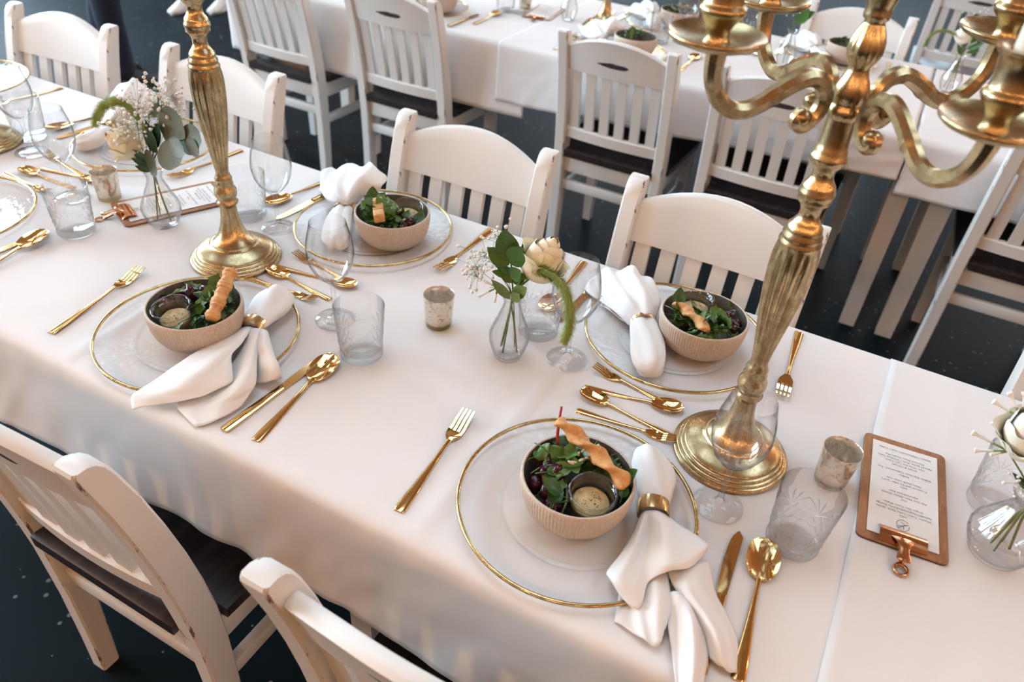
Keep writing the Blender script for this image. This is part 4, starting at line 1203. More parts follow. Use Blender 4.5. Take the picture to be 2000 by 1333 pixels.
def cutlery(kind, end, tip, label, dessert=False, z=0.0008, group='gold table cutlery'):
    S = CUD if dessert else CU
    d = Vector((tip[0] - end[0], tip[1] - end[1])); rz = math.atan2(d.y, d.x) - PI / 2
    full = {'fork': .218, 'spoon': .218, 'knife': .230}[kind] * (.165 / .218 if dessert else 1)
    c = (Vector(end) + Vector(tip)) / 2; dn = d.normalized()
    p = c - dn * full / 2
    nm = {'fork': 'dessert_fork' if dessert else 'table_fork', 'spoon': 'dessert_spoon' if dessert else 'table_spoon', 'knife': 'table_knife'}[kind]
    t = thing(nm, label, kind, (p.x, p.y, T + z), rz, group)
    if kind == 'fork': inst('handle', S['fh'], t); inst('tines', S['fork'], t)
    elif kind == 'spoon': inst('handle', S['fh'], t); inst('spoon_bowl', S['spoon'], t)
    else: inst('handle', S['kh'], t); inst('blade', S['blade'], t)
    return t
cutlery('fork', (-.412, .555), (-.432, .772), 'gold fork lying alone left of the front plate')
cutlery('knife', (.016, .540), (.001, .770), 'gold knife half under the front napkin')
cutlery('spoon', (.057, .556), (.038, .773), 'large gold spoon right of the front plate, beside the cut-glass tumbler')
cutlery('spoon', (-.146, .901), (-.302, .917), 'small gold spoon above the front plate, bowl pointing left', True)
cutlery('fork', (-.288, .874), (-.132, .890), 'small gold fork just above the front plate rim', True)
cutlery('fork', (-1.124, .560), (-1.159, .780), 'gold fork left of the left plate')
cutlery('knife', (-.717, .545), (-.706, .773), 'gold knife beside the pointed napkin on the left')
cutlery('spoon', (-.664, .551), (-.693, .771), 'large gold spoon between the left place and the cut-glass tumbler')
cutlery('spoon', (-.808, .899), (-.972, .915), 'small gold spoon at the foot of the left candelabra', True)
cutlery('fork', (-.985, .871), (-.823, .879), 'small gold fork partly under the left plate rim', True)
cutlery('fork', (-.698, 1.298), (-.697, 1.100), 'gold fork on the far side beside the middle plate, near the bouquet')
cutlery('knife', (-1.083, 1.300), (-1.094, 1.072), 'gold knife on the far side left of the middle plate')
cutlery('spoon', (-1.128, 1.320), (-1.153, 1.102), 'gold spoon on the far side left of the middle plate, behind the wine glass')
cutlery('fork', (-.800, .966), (-.968, .984), 'small gold fork in front of the far middle plate, tines left', True)
cutlery('spoon', (-.955, .932), (-.790, .957), 'small gold spoon in front of the far middle plate, behind the wine glass', True)
cutlery('fork', (-.026, 1.300), (-.013, 1.090), 'gold fork on the far side right of the candelabra')
cutlery('spoon', (-.471, 1.300), (-.456, 1.085), 'gold spoon seen through the wine glass by the bouquet')
cutlery('knife', (-.412, 1.300), (-.422, 1.072), 'gold knife behind the wine glass by the bouquet, under the napkin')
cutlery('fork', (-.150, .967), (-.308, .985), 'small gold fork in front of the far right plate', True)
cutlery('spoon', (-.300, .934), (-.149, .964), 'small gold spoon in front of the far right plate, bowl to the right', True)
cutlery('fork', (-1.406, 1.290), (-1.414, 1.075), 'gold fork on the far side between bouquet and left candelabra')
cutlery('spoon', (-1.838, 1.300), (-1.850, 1.085), 'gold spoon far left behind the tumblers')
cutlery('knife', (-1.790, 1.300), (-1.795, 1.075), 'gold knife far left beside the plate behind the bouquet')
cutlery('fork', (-1.578, .978), (-1.739, 1.002), 'small gold fork seen through the left wine glass', True)
cutlery('spoon', (-1.680, .948), (-1.520, .975), 'small gold spoon leading behind the left wine glass', True)
cutlery('spoon', (-1.545, .926), (-1.706, .917), 'small gold spoon above the left-edge plate, bowl left', True)
cutlery('fork', (-1.72, .889), (-1.560, .878), 'small gold fork at the rim of the left-edge plate', True)
cutlery('spoon', (-1.370, .552), (-1.411, .768), 'large gold spoon near the left edge full of light points', z=.0042)
cutlery('knife', (-1.432, .545), (-1.420, .770), 'gold knife at the left edge under the big spoon')
cutlery('fork', (-2.083, 1.300), (-2.098, 1.085), 'gold fork at the top left beside the corner plate')

# ------------------------------------------------------------------ glasses
def wine_mesh():
    out = [(.0, .0016), (.020, .0016), (.0345, .0006), (.0358, .0014), (.0345, .0028), (.020, .0042), (.010, .0062), (.0056, .011), (.0042, .020), (.0038, .045), (.0040, .066), (.0054, .076), (.0100, .083), (.020, .0915), (.0300, .104), (.0370, .120), (.0403, .138), (.0398, .152), (.0370, .170), (.0325, .188), (.0302, .1985)]
    inn = [(.0296, .1988), (.0318, .188), (.0362, .170), (.0390, .152), (.0395, .138), (.0362, .120), (.0290, .105), (.019, .0935), (.009, .0865), (0, .0850)]
    g = G().lathe(out, 56)
    g.lathe([(.0302, .1985), (.0299, .1992), (.0296, .1988)] + inn[1:], 56)
    return g.mesh('wine_glass', M_GLASS, sharp=80)
WINE = wine_mesh()
def wine(x, y, label):
    o = inst('wine_glass', WINE, None, (x, y, T + .0012))
    return tag(o, label, 'wine glass', 'stemmed wine glasses')
def tumbler_mesh():
    def tri(v): return abs(((v / PI) % 2.0) - 1.0)
    def cut(r, z, a):
        if .008 < z < .070:
            k = min(1, (z - .008) / .006, (.070 - z) / .010)
            d = 0.0
            if z < .038: d = .0016 * max(tri(14 * a + z * 300), tri(14 * a - z * 300))          # diamonds
            else:                                                                          # fans
                q = ((a * 6 / (2 * PI)) % 1.0 - .5) * (2 * PI / 6) * r
                h = z - .036
                d = .0018 * abs(math.sin(7 * math.atan2(q, h))) if abs(q) < h * 1.3 else .0016
            return r - k * d
        return r
    zs = [.006 + .0012 * i for i in range(55)]
    out = [(0, .001), (.028, .0010), (.0335, .0015), (.0355, .004)] + [(.0357 + .0062 * (z / .1), z) for z in zs] + [(.0404, .075), (.0410, .085), (.0420, .100), (.0418, .1018), (.0408, .1015)]
    g = G().lathe(out, 224, rfun=cut)
    nf = len(g.F)
    g.lathe([(.0408, .1015), (.0400, .085), (.0385, .060), (.0368, .030), (.0350, .018), (.028, .0150), (0, .0145)], 64)
    me = g.mesh('tumbler', M_CUT, sharp=25); me.materials.append(M_GLASS)
    for i in range(nf, len(me.polygons)): me.polygons[i].material_index = 1
    return me
TUMB = tumbler_mesh()
def tumbler(x, y, label):
    o = inst('tumbler', TUMB, None, (x, y, T + .0012), (0, 0, x * 7))
    return tag(o, label, 'tumbler', 'cut-glass tumblers')
wine(-.038, .803, 'wine glass in front of the right candelabra foot')
wine(-.761, .856, 'wine glass between the left plate and the far middle plate')
wine(-1.067, 1.049, 'wine glass behind the left candelabra foot')
wine(-.362, .985, 'wine glass right of the middle bouquet, its bowl in front of a napkin')
wine(-1.508, .895, 'wine glass behind the tumbler at left, between the small cutlery and the votive')
wine(-1.775, .990, 'wine glass nearest the top left corner, beside the cut-off candelabra foot')
tumbler(.068, .793, 'cut-glass tumbler at right between the votive and the large spoon')
tumbler(-.662, .802, 'cut-glass tumbler in the middle left of the small votive')
tumbler(-1.150, 1.052, 'cut-glass tumbler behind the left candelabra')
tumbler(-.440, 1.028, 'cut-glass tumbler behind the middle bouquet')
tumbler(-1.377, .807, 'cut-glass tumbler in the foreground at left, near the copper clip')
tumbler(-1.852, 1.045, 'cut-glass tumbler at the top left behind a wine glass')
tumbler(.312, 1.022, 'cut-glass tumbler at the right edge behind the round vase')

def votive_meshes():
    g = G().lathe([(.0225, .010), (.0237, .011), (.0252, .030), (.0270, .055), (.0279, .0655), (.0274, .0668), (.0264, .0655), (.0252, .050), (.0235, .025), (.0222, .014), (0, .0125)], 48)
    b = G().lathe([(0, .0008), (.0200, .0008), (.0225, .002), (.0234, .006), (.0237, .011), (.0225, .0112), (0, .0112)], 40)
    return g.mesh('mercury_cup', M_VOTIVE, sharp=70), b.mesh('glass_foot', M_VOTIVE_BASE, sharp=60)
VM = votive_meshes()
def votive(x, y, label):
    t = thing('votive_holder', label, 'candle holder', (x, y, T + .0008), x * 3, 'speckled gold votive glasses')
    inst('mercury_cup', VM[0], t); inst('glass_foot', VM[1], t)
votive(-.601, .947, 'speckled votive glass alone in the middle of the table')
votive(-1.445, .940, 'golden votive glass on the left touching the copper clip menu')
votive(.093, .940, 'speckled votive glass beside the right-hand menu')

# ------------------------------------------------------------------ menus on clipboards
MENU = ['softs', 'Wasser, Coke, Coke Zero, Sprite,', 'Apfel&Orangensaftschorle, Energy,', 'Ginger Ale, Tonic Water', '', 'bier', 'Pils vom Fass, Alster, Diesel,', 'Alkoholfreies Bier', '', 'wein', 'Prosecco (auf Eis oder "pur")', 'Wein (wei\u00df, ros\u00e9, rot)', '', 'hei\u00dfes', 'Kaffee, Espresso, Cappuccino, Tee', '', 'drinks & schnaps', 'Gin / Pink Gin / g\'n Tonic,', 'Aperol Spritz, Rum / Whiskey Cola,', 'Moscow Mule, Vodka Mix', '', 'Baileys / Pfefferminz / Luft / Vodka']
def text_mesh():
    cu = bpy.data.curves.new('menu_text', 'FONT')
    cu.body = '\n'.join(MENU); cu.align_x = 'CENTER'; cu.align_y = 'TOP'; cu.size = .0051; cu.space_line = 1.30; cu.space_character = 1.05
    cu.resolution_u = 2; cu.fill_mode = 'FRONT'
    o = bpy.data.objects.new('tmp', cu); COL.objects.link(o)
    dg = bpy.context.evaluated_depsgraph_get()
    me = bpy.data.meshes.new_from_object(o.evaluated_get(dg))
    bpy.data.objects.remove(o); bpy.data.curves.remove(cu)
    me.name = 'printed_text'; me.materials.clear(); me.materials.append(M_INK)
    return me
TXT = text_mesh()
def rounded(w, h, r, n=5):
    P = []
    for cx, cy, a0 in ((w - r, h - r, 0), (-w + r, h - r, 90), (-w + r, -h + r, 180), (w - r, -h + r, 270)):
        for i in range(n + 1):
            a = math.radians(a0 + 90 * i / n); P.append((cx + r * math.cos(a), cy + r * math.sin(a)))
    return P
def menu_meshes():
    me = {}
    P = rounded(.0595, .113, .009)
    me['board'] = G().loft([[(x, y, .0030) for x, y in P], [(x, y, .0050) for x, y in P], [(x * .995, y * .997, .0056) for x, y in P]]).mesh('board', M_BOARD, sharp=40)
    me['edge'] = G().loft([[(x, y, .0006) for x, y in P], [(x, y, .0030) for x, y in P]]).mesh('backing', M_BOARD_EDGE, sharp=40)
    g = G(); rows = []
    for i in range(9):
        y = .100 - .200 * i / 8
        rows.append([(x, y, .0061 + (.0006 * (abs(x) / .047) ** 2)) for x in (-.047, -.024, 0, .024, .047)])
    me['paper'] = g.grid(rows).mesh('paper', M_PAPER, sharp=0)
    # clip: bent plate, lever and thumb rings
    g = G(); rows = []
    for u, z in ((-.0125, .0068), (-.010, .0085), (-.003, .0112), (.005, .0122), (.012, .0105), (.0165, .0075), (.0185, .0066)):
        rows.append([(x, u, z) for x in (-.031, -.0295, -.012, 0, .012, .0295, .031)])
    g.grid(rows)
    me['clip'] = g.mesh('clip_plate', M_COPPER, sharp=40)
    g = G()
    P = []
    for (y, w, z) in ((.004, .016, .0130), (-.002, .012, .0150), (-.010, .008, .0165), (-.018, .0065, .0160), (-.026, .0078, .0145), (-.032, .0095, .0140), (-.037, .0085, .0145), (-.0395, .004, .0150)):
        P.append([(-w, y, z - .0010), (-w * .5, y, z + .0012), (w * .5, y, z + .0012), (w, y, z - .0010), (w * .5, y, z - .0002), (-w * .5, y, z - .0002)])
    g.loft(P)
    me['lever'] = g.mesh('clip_lever', M_COPPER, sharp=50)
    g = G()
    g.tube([(0, -.012, .0075), (0, -.022, .0050), (0, -.030, .0030)], [.0050, .0045, .0045], 8, flat=.35)
    n = 28
    g.tube([(.0085 * math.cos(2 * PI * k / n), -.0395 + .0095 * math.sin(2 * PI * k / n), .0032) for k in range(n + 1)], .0024, 8, cap=False)
    g.tube([(-.0075, -.004, .0105), (.0075, -.004, .0105)], .0042, 10)
    me['ring'] = g.mesh('thumb_ring', M_COPPER, sharp=50)
    # emblem: an open oval with a small winged figure and a thin caption bar
    g = G()
    def stroke(pts, w): g.tube([(x, y, 0) for x, y in pts], w, 4, flat=.06)
    stroke([(.0085 * math.cos(math.radians(a)), .0105 * math.sin(math.radians(a))) for a in range(20, 200, 12)], .00035)
    stroke([(.0085 * math.cos(math.radians(a)), .0105 * math.sin(math.radians(a))) for a in range(215, 372, 12)], .00035)
    stroke([(-.006, -.003), (-.003, -.001), (0, .0005), (.003, .0040), (.0055, .0068)], .00045)
    stroke([(0, .0005), (-.0015, .0045), (-.0005, .0075)], .0004); stroke([(.001, .001), (.004, .0015), (.007, .0035)], .0004)
    stroke([(-.003, -.001), (-.0005, -.004), (.003, -.0055)], .0004); stroke([(-.006, -.003), (-.0075, -.0035)], .0003)
    me['emblem'] = g.mesh('emblem', M_INK, sharp=0)
    return me
MM = menu_meshes()
def menu(x, y, rz, label, z=0.0):
    """local +y points away from the clip"""
    t = thing('menu_clipboard', label, 'menu', (x, y, T + .0008 + z), rz, 'drinks menus on small clipboards')
    inst('board', MM['board'], t); inst('backing', MM['edge'], t)
    p = inst('paper', MM['paper'], t)
    inst('printed_text', TXT, p, (0, 0, 0), (0, 0, PI)).location = (0, -.0545, .0070)
    inst('emblem', MM['emblem'], p, (0, -.0695, .0070), (0, 0, PI))
    c = inst('clip_plate', MM['clip'], t, (0, -.0985, 0)); inst('clip_lever', MM['lever'], t, (0, -.0985 - .006, 0)); inst('thumb_ring', MM['ring'], t, (0, -.0985 - .010, 0))
    return t
menu(.1925, .9675, math.radians(4.9), 'drinks menu on a wooden clipboard with copper clip, at right', .0024)
menu(-1.320, 0.998, math.radians(-24.3), 'drinks menu on a wooden clipboard behind the left vase')
menu(-1.425, 3.02, math.radians(8), 'blurred menu clipboard on the second table')
# ------------------------------------------------------------------ vases and flowers
def vase_mesh(name, prof, rfun=None, seg=64, mat=None):
    out = prof
    inn = [(max(0, r - .0016), z + (.004 if z < .01 else 0)) for r, z in prof][::-1]
    g = G().lathe([(0, .0008)] + out, seg, rfun=rfun)
    g.lathe([prof[-1]] + inn[1:] + [(0, .006)], 48)
    return g.mesh(name, mat or M_VASE, sharp=70)
def vprof(h, rb, rmax, zmax, rn, zn, rl):
    P = spline([(rb, 0, .0008), (rb + .35 * (rmax - rb), 0, zmax * .18), (rmax, 0, zmax), (rn + .45 * (rmax - rn), 0, zmax + .55 * (zn - zmax)), (rn, 0, zn), (rl * .93, 0, h - .004), (rl, 0, h)], 7)
    return [(p.x, p.z) for p in P]
V_MID = vase_mesh('vase_body', vprof(.130, .020, .0345, .046, .0138, .112, .0185), lambda r, z, a: r + (.0004 * math.sin(z * 1500) if .01 < z < .09 else 0))
V_LEFT = vase_mesh('vase_body', vprof(.124, .022, .0385, .042, .0150, .104, .0195), lambda r, z, a: r + (.0009 * abs(math.sin(11 * a + (PI / 2 if int(z / .009) % 2 else 0))) * abs(math.sin(z * 349)) if .008 < z < .10 else 0), 132)
V_RIGHT = vase_mesh('vase_body', vprof(.118, .030, .0460, .040, .0170, .098, .0240), lambda r, z, a: r * (1 - .022 * abs(math.sin(12 * a + z * 9))) if .006 < z < .10 else r, 144)
def vase(x, y, me, rw, hw, label):
    t = thing('bud_vase', label, 'vase', (x, y, T + .0012), 0, 'small glass bud vases')
    inst('vase_body', me, t)
    return t
def aim(o, base, tip, nrm=(0.2, -0.9, 0.4), sx=1.0, s=None, parent_space=True):
    base, tip = Vector(base), Vector(tip)
    y = (tip - base); L = y.length; y.normalize()
    z = Vector(nrm); z = (z - y * z.dot(y))
    z = z.normalized() if z.length > 1e-5 else Vector((0, 0, 1))
    x = y.cross(z)
    Mx = Matrix(((x.x, y.x, z.x, base.x), (x.y, y.y, z.y, base.y), (x.z, y.z, z.z, base.z), (0, 0, 0, 1)))
    o.matrix_local = Mx @ Matrix.Diagonal((L * sx, L, L, 1))
    return o
UL = dict(ruscus=leaf_mesh('leaf', M_RUSCUS, 1.0, lambda u: .27 * math.sin(PI * u ** .8) ** .85 + .002, .35, .25, 12, 4, .02),
          euca=leaf_mesh('leaf', M_EUCA, 1.0, w_round, .25, .12, 12, 4, .02),
          dark=leaf_mesh('leaf', M_DARKLEAF, 1.0, w_point, .5, .3, 12, 4, .05),
          narrow=leaf_mesh('leaf', M_STEM, 1.0, lambda u: .11 * math.sin(PI * u ** .8) + .004, .5, .3, 10, 3, .05))
def stem_into(t, p, mouth=(0, 0, .126), foot=(0, 0, .012), r=.0013, mat=None, via=None):
    pts = [foot, (foot[0] * .4 + mouth[0] * .6, foot[1] * .4 + mouth[1] * .6, foot[2] * .45 + mouth[2] * .55), mouth] + (via or []) + [p]
    G().tube(spline(pts, 6), r, 7).build('stem', mat or M_STEM, t, sharp=0)
def petal_mesh(mat, top, half, curl, seed):
    """a petal of a unit bloom: cupped from the base up to the polar angle top, half = half width in azimuth"""
    rows = []; n = 10; m = 6
    for i in range(n + 1):
        u = i / n; row = []
        ph = math.radians(-78 + (top + 78) * u)
        w = half * math.sin(PI * (.10 + .64 * u)) ** .6 * (1 if u < .9 else 1 - (u - .9) * 2.2)
        for k in range(-m, m + 1):
            s_ = k / m; a = s_ * w
            r = math.cos(ph); z = math.sin(ph) * 1.12 - .07 * s_ * s_ * u
            out = curl * max(0, u - .70) ** 1.5 * 3 * (1 + .3 * math.sin(4 * s_ + seed))
            r = r * (1 + .03 * math.sin(6 * s_ + seed) * u) + out
            z -= out * .35
            row.append((r * math.sin(a), r * math.cos(a), z))
        rows.append(row)
    return G().grid(rows).mesh('petal', mat, sharp=0)
PET = {w_: [petal_mesh(m_, 66, 1.5, 0, 0), petal_mesh(m_, 58, 1.25, .12, 1), petal_mesh(m_, 44, 1.15, .34, 2), petal_mesh(m_, 20, 1.05, .60, 3)] for w_, m_ in ((True, M_ROSEW), (False, M_ROSE))}
def rose(loc, c, R, axis, label, white=False, mouth=(0, 0, .126), foot=(.015, .004, .014), seed=0):
    """c: centre of the bloom relative to the vase, R: bloom diameter"""
    t = thing('rose', label, 'flower', loc, 0, 'cream roses in the vases')
    rnd = random.Random(seed)
    ax = Vector(axis).normalized(); c = Vector(c)
    b = c - ax * R * .5
    stem_into(t, b + ax * .004, mouth, foot, .0018)
    q = Vector((0, 0, 1)).rotation_difference(ax).to_matrix().to_4x4()
    rings = [(2, 0, .15), (3, 0, .24), (3, 1, .34), (4, 2, .42), (5, 3, .48)]
    for ri, (n, kind, s) in enumerate(rings):
        for k in range(n):
            a = 2 * PI * (k + .5 * (ri % 2)) / n + rnd.uniform(-.2, .2)
            s2 = R * s * rnd.uniform(.95, 1.06)
            o = inst('petal', PET[white][kind], t)
            o.matrix_local = Matrix.Translation(b + ax * R * (.42 + .05 * (4 - ri))) @ q @ Matrix.Rotation(a, 4, 'Z') @ Matrix.Rotation(rnd.uniform(-.06, .06), 4, 'X') @ Matrix.Diagonal((s2, s2, R * (.40 + .10 * s), 1))
    for k in range(5):
        a = 2 * PI * k / 5
        d = q.to_3x3() @ Vector((math.cos(a), math.sin(a), .15))
        aim(inst('sepal', UL['narrow'], t), b, b + d * R * .5, tuple(ax))
    return t
def foxtail(loc, path, label, r=.0085, mouth=(0, 0, .126), foot=(-.014, .004, .016), n0=2, seed=3):
    t = thing('foxtail_grass', label, 'grass stem', loc, 0, 'drooping foxtail grasses')
    rnd = random.Random(seed)
    P = spline(path, 10)
    i0 = int(len(P) * .16)
    stem_into(t, P[i0 + 2], mouth, foot, .0013, None, [P[i0 // 2]])
    pl = P[i0:]; n = len(pl)
    rad = [r * (.35 + .65 * math.sin(PI * min(1, (.12 + .82 * i / n))) ** .55) for i in range(n)]
    g = G(); g.tube(pl, [q * .5 for q in rad], 10)
    for i in range(n - 1):
        d = (pl[i + 1] - pl[i]).normalized()
        for _ in range(60):
            v = Vector((rnd.gauss(0, 1), rnd.gauss(0, 1), rnd.gauss(0, 1))); v -= d * v.dot(d); v.normalize()
            p = pl[i].lerp(pl[i + 1], rnd.random()) + v * rad[i] * .5
            e = p + (v * .8 + d * .8).normalized() * rad[i] * rnd.uniform(.8, 1.4)
            s = d.cross(v) * .00035
            g.add([p - s, p + s, e], [(0, 1, 2)])
    g.build('plume', M_FOX, t, sharp=0)
    return t
def breath(loc, tips, label, n=60, spread=.016, mouth=(0, 0, .126), foot=(.006, .012, .014), seed=1, r=.0022):
    t = thing('babys_breath', label, 'flower', loc, 0, "sprigs of baby's breath")
    rnd = random.Random(seed)
    g = G(); b = G()
    root = Vector(mouth)
    g.tube(spline([foot, root, Vector(tips[0]).lerp(root, .45)], 5), .0008, 5)
    for i, c in enumerate(tips):
        c = Vector(c); mid = root.lerp(c, .6) + Vector((rnd.uniform(-.006, .006), rnd.uniform(-.006, .006), 0))
        g.tube(spline([root, root.lerp(mid, .5), mid, c], 3), .0005, 4)
        for k in range(n // len(tips)):
            p = c + Vector((rnd.gauss(0, 1), rnd.gauss(0, 1), rnd.gauss(0, 1))) * spread
            g.tube([mid.lerp(c, .5 + .5 * rnd.random()), p], .00028, 3)
            b.blob(p, r * rnd.uniform(.6, 1.25), 7, 5, (1, 1, .9), .35, k)
    g.build('twigs', M_TWIG, t)
    o = b.build('blossoms', M_BUD, t, sharp=0); o['kind'] = 'stuff'
    return t
def leafy(loc, name, kind, stem_pts, leaves, label, cat, group, mouth=(0, 0, .126), foot=(-.004, -.012, .014), mat=None, nrm=(.2, -.9, .4)):
    t = thing(name, label, cat, loc, 0, group)
    stem_into(t, stem_pts[-1], mouth, foot, .0014, mat, list(stem_pts[:-1]))
    for lf in leaves:
        b, e = lf[0], lf[1]; sx = lf[2] if len(lf) > 2 else 1.0; nn = lf[3] if len(lf) > 3 else nrm
        aim(inst('leaf', UL[kind], t), b, e, nn, sx)
    return t
def buds(loc, base, tips, label, mouth=(0, 0, .126), foot=(-.011, -.008, .022)):
    t = thing('tuberose_buds', label, 'flower', loc, 0, 'sprays of white buds')
    stem_into(t, base, mouth, foot, .0012)
    for i, (p, s) in enumerate(tips):
        base_v, p = Vector(base), Vector(p); d = (p - base_v)
        mid = base_v.lerp(p, .45)
        G().tube([base_v, mid], [.0012, .0016], 6).build('calyx', M_STEM, t, sharp=0)
        G().tube(spline([mid, base_v.lerp(p, .8), p, p + d.normalized() * .001], 3), [.0016, .0018, .0020, .0022, .0026, .0032 * s, .0034 * s, .0032 * s, .0024 * s, .0006], 7).build('bud', M_BUD, t, sharp=0)
    return t
# middle bouquet
VL = (-.452, .935, T + .0012)
vase(VL[0], VL[1], V_MID, .03, .06, 'clear teardrop vase in the middle of the table')
leafy(VL, 'ruscus_branch', 'ruscus', [(-.004, 0, .16), (-.009, 0, .195), (-.012, .0, .205)],
      [((-.010, 0, .190), (-.024, .004, .246), 1.25), ((-.008, -.002, .185), (.020, -.006, .233), 1.15), ((-.010, -.002, .182), (-.048, -.006, .206), 1.2), ((-.004, -.006, .165), (.024, -.016, .196), 1.1), ((-.008, .004, .160), (-.040, .0, .160), .8), ((-.006, -.010, .168), (-.028, -.018, .190), .5), ((-.002, .0, .15), (-.024, .006, .176), 1.3), ((0, 0, .15), (.018, .004, .176), 1.3)],
      'dark green ruscus branch standing in the middle vase', 'greenery', None, mat=M_RUSCUS)
rose(VL, (.040, .020, .202), .072, (.35, .25, 1), 'cream rose in the middle vase', seed=1)
foxtail(VL, [(.004, 0, .135), (.014, -.003, .165), (.039, -.010, .195), (.077, -.025, .205), (.104, -.035, .193), (.118, -.040, .165), (.120, -.042, .133), (.115, -.042, .107)], 'green foxtail drooping in front of the wine glass', .0105)
breath(VL, [(-.063, .01, .182), (-.045, .02, .214), (-.073, 0, .158), (-.042, .01, .172), (-.078, .0, .142)], "sprig of baby's breath on the left of the middle vase", 110, .013, seed=2, r=.0028)
buds(VL, (-.022, -.012, .141), [((-.050, -.022, .119), 1.0), ((-.040, -.004, .132), .9), ((-.044, -.016, .146), .8), ((-.020, -.024, .120), .7)], 'spray of pale buds at the left of the middle vase')
leafy(VL, 'eucalyptus_sprig', 'narrow', [(.004, -.010, .135), (.012, -.016, .146)], [((.006, -.014, .136), (.043, -.020, .176), 1.8), ((.004, -.016, .130), (-.030, -.022, .165), 1.5), ((.008, -.018, .130), (.026, -.020, .156), 2.6)], 'small grey-green leaves at the mouth of the middle vase', 'greenery', None, mat=M_EUCA)
# left bouquet
VL = (-1.262, .925, T + .0012)
vase(VL[0], VL[1], V_LEFT, .033, .06, 'scaly glass vase on the left in front of a menu')
rose(VL, (-.040, -.020, .178), .066, (-.45, -.65, .55), 'pale yellow rose in the left vase', seed=4, mouth=(0, 0, .12))
foxtail(VL, [(.002, 0, .14), (.006, .0, .200), (-.030, .005, .239), (-.058, .0, .249), (-.091, -.005, .234), (-.112, -.01, .211), (-.128, -.01, .188)], 'green foxtail arching left over the left bouquet', .0105, seed=5, mouth=(0, 0, .12))
breath(VL, [(.016, .01, .242), (-.023, .02, .253), (.042, .02, .287), (.070, .01, .251), (-.060, .0, .201), (-.020, -.02, .199), (.050, .02, .265), (.0, -.01, .225)], "large cloud of baby's breath in the left vase", 260, .016, seed=7, mouth=(0, 0, .12), r=.0033)
leafy(VL, 'eucalyptus_sprig', 'euca', [(.03, -.008, .165), (.08, -.012, .205), (.13, -.012, .226)],
      [((.060, -.004, .205), (.122, .004, .262), 1.0), ((.070, -.018, .205), (.118, -.024, .172), 1.1), ((.112, -.010, .222), (.182, -.012, .234), .85), ((.098, -.022, .222), (.150, -.034, .204), .55), ((.140, -.018, .232), (.178, -.026, .208), .5), ((.004, -.012, .135), (.046, -.016, .166), 1.1), ((.018, .012, .238), (.048, .022, .258), .7)],
      'grey-green eucalyptus sprig reaching right from the left vase', 'greenery', None, mat=M_EUCA, mouth=(.002, 0, .12))
leafy(VL, 'leafy_stem', 'dark', [(.012, 0, .16), (.026, .0, .20)], [((.012, 0, .165), (.044, .0, .232), 1.0), ((.016, .002, .18), (.070, .006, .240), .9), ((.006, -.004, .14), (-.014, -.022, .178), .9), ((.004, -.006, .125), (-.016, -.026, .140), .9), ((.002, -.01, .135), (-.022, -.024, .156), .7), ((.02, 0, .19), (.02, .004, .236), .7)],
      'dark green leaves in the left vase', 'greenery', None, mat=M_DARKLEAF, mouth=(0, .002, .12))
# right bouquet
VL = (.316, .925, T + .0012)
vase(VL[0], VL[1], V_RIGHT, .04, .06, 'round ribbed glass vase at the right edge')
rose(VL, (-.040, .0, .206), .070, (-.15, -.35, 1), 'large ivory rose at the right edge', True, seed=9, mouth=(0, 0, .115))
buds(VL, (-.052, -.004, .172), [((-.096, .0, .178), 1.2), ((-.086, -.010, .160), 1.1), ((-.080, .010, .196), 1.1), ((-.070, -.016, .166), .8)], 'spray of white buds left of the large rose', mouth=(-.002, 0, .115))
buds(VL, (-.054, .014, .212), [((-.078, .024, .236), 1.3), ((-.062, .030, .240), 1.3), ((-.040, .026, .246), 1.2), ((-.090, .016, .222), 1.2)], 'cluster of white buds above the large rose', mouth=(.002, 0, .115))
breath(VL, [(-.030, -.030, .150), (-.010, -.040, .165), (-.018, -.034, .135)], "baby's breath below the large rose", 30, .010, seed=11, mouth=(0, 0, .115))
leafy(VL, 'leafy_stem', 'dark', [(-.002, -.006, .13), (-.006, -.012, .15)], [((0, -.008, .12), (-.028, -.026, .142), .9), ((.0, -.008, .118), (.012, -.034, .14), .8), ((-.002, 0, .12), (-.046, -.006, .150), .35)], 'dark leaves at the mouth of the round vase', 'greenery', None, mat=M_STEM, mouth=(0, 0, .115))

# ------------------------------------------------------------------ second table, out of focus
g5 = 'second table'
VL = (-1.300, 2.985, T + .003)
vase(VL[0], VL[1], V_MID, .03, .06, 'clear vase on the second table left of its candelabra').location.z = VL[2]
leafy(VL, 'leafy_stem', 'dark', [(.0, 0, .15), (.02, -.02, .18)], [((.004, -.004, .14), (.05, -.03, .165), .9), ((.004, 0, .15), (.03, -.02, .20), .9)], 'green leaves in the vase left of the far candelabra', 'greenery', None, mat=M_STEM)
VL = (.118, 3.09, T + .003)
vase(VL[0], VL[1], V_MID, .03, .06, 'clear vase on the second table at top right').location.z = VL[2]
rose(VL, (-.018, .0, .195), .056, (-.2, -.2, 1), 'white rose in the top right vase', True, seed=15)
foxtail(VL, [(0, 0, .14), (-.02, -.005, .17), (-.060, -.01, .195), (-.100, -.01, .19), (-.118, -.01, .165), (-.122, -.01, .135)], 'thin foxtail arching left from the top right vase', .0065, seed=16)
leafy(VL, 'leafy_stem', 'ruscus', [(.01, 0, .16), (.03, 0, .22)], [((.01, 0, .15), (.055, -.01, .185), .6), ((.01, 0, .14), (.05, .0, .152), .5), ((.012, 0, .17), (.042, -.01, .255), .5), ((.03, .0, .2), (.058, .0, .262), .8), ((-.002, 0, .13), (-.03, -.01, .165), .6)], 'green leaves in the top right vase', 'greenery', None, mat=M_RUSCUS)
breath(VL, [(.0, .01, .24), (.02, .0, .26), (-.01, .0, .225)], "baby's breath in the top right vase", 24, .014, seed=17)
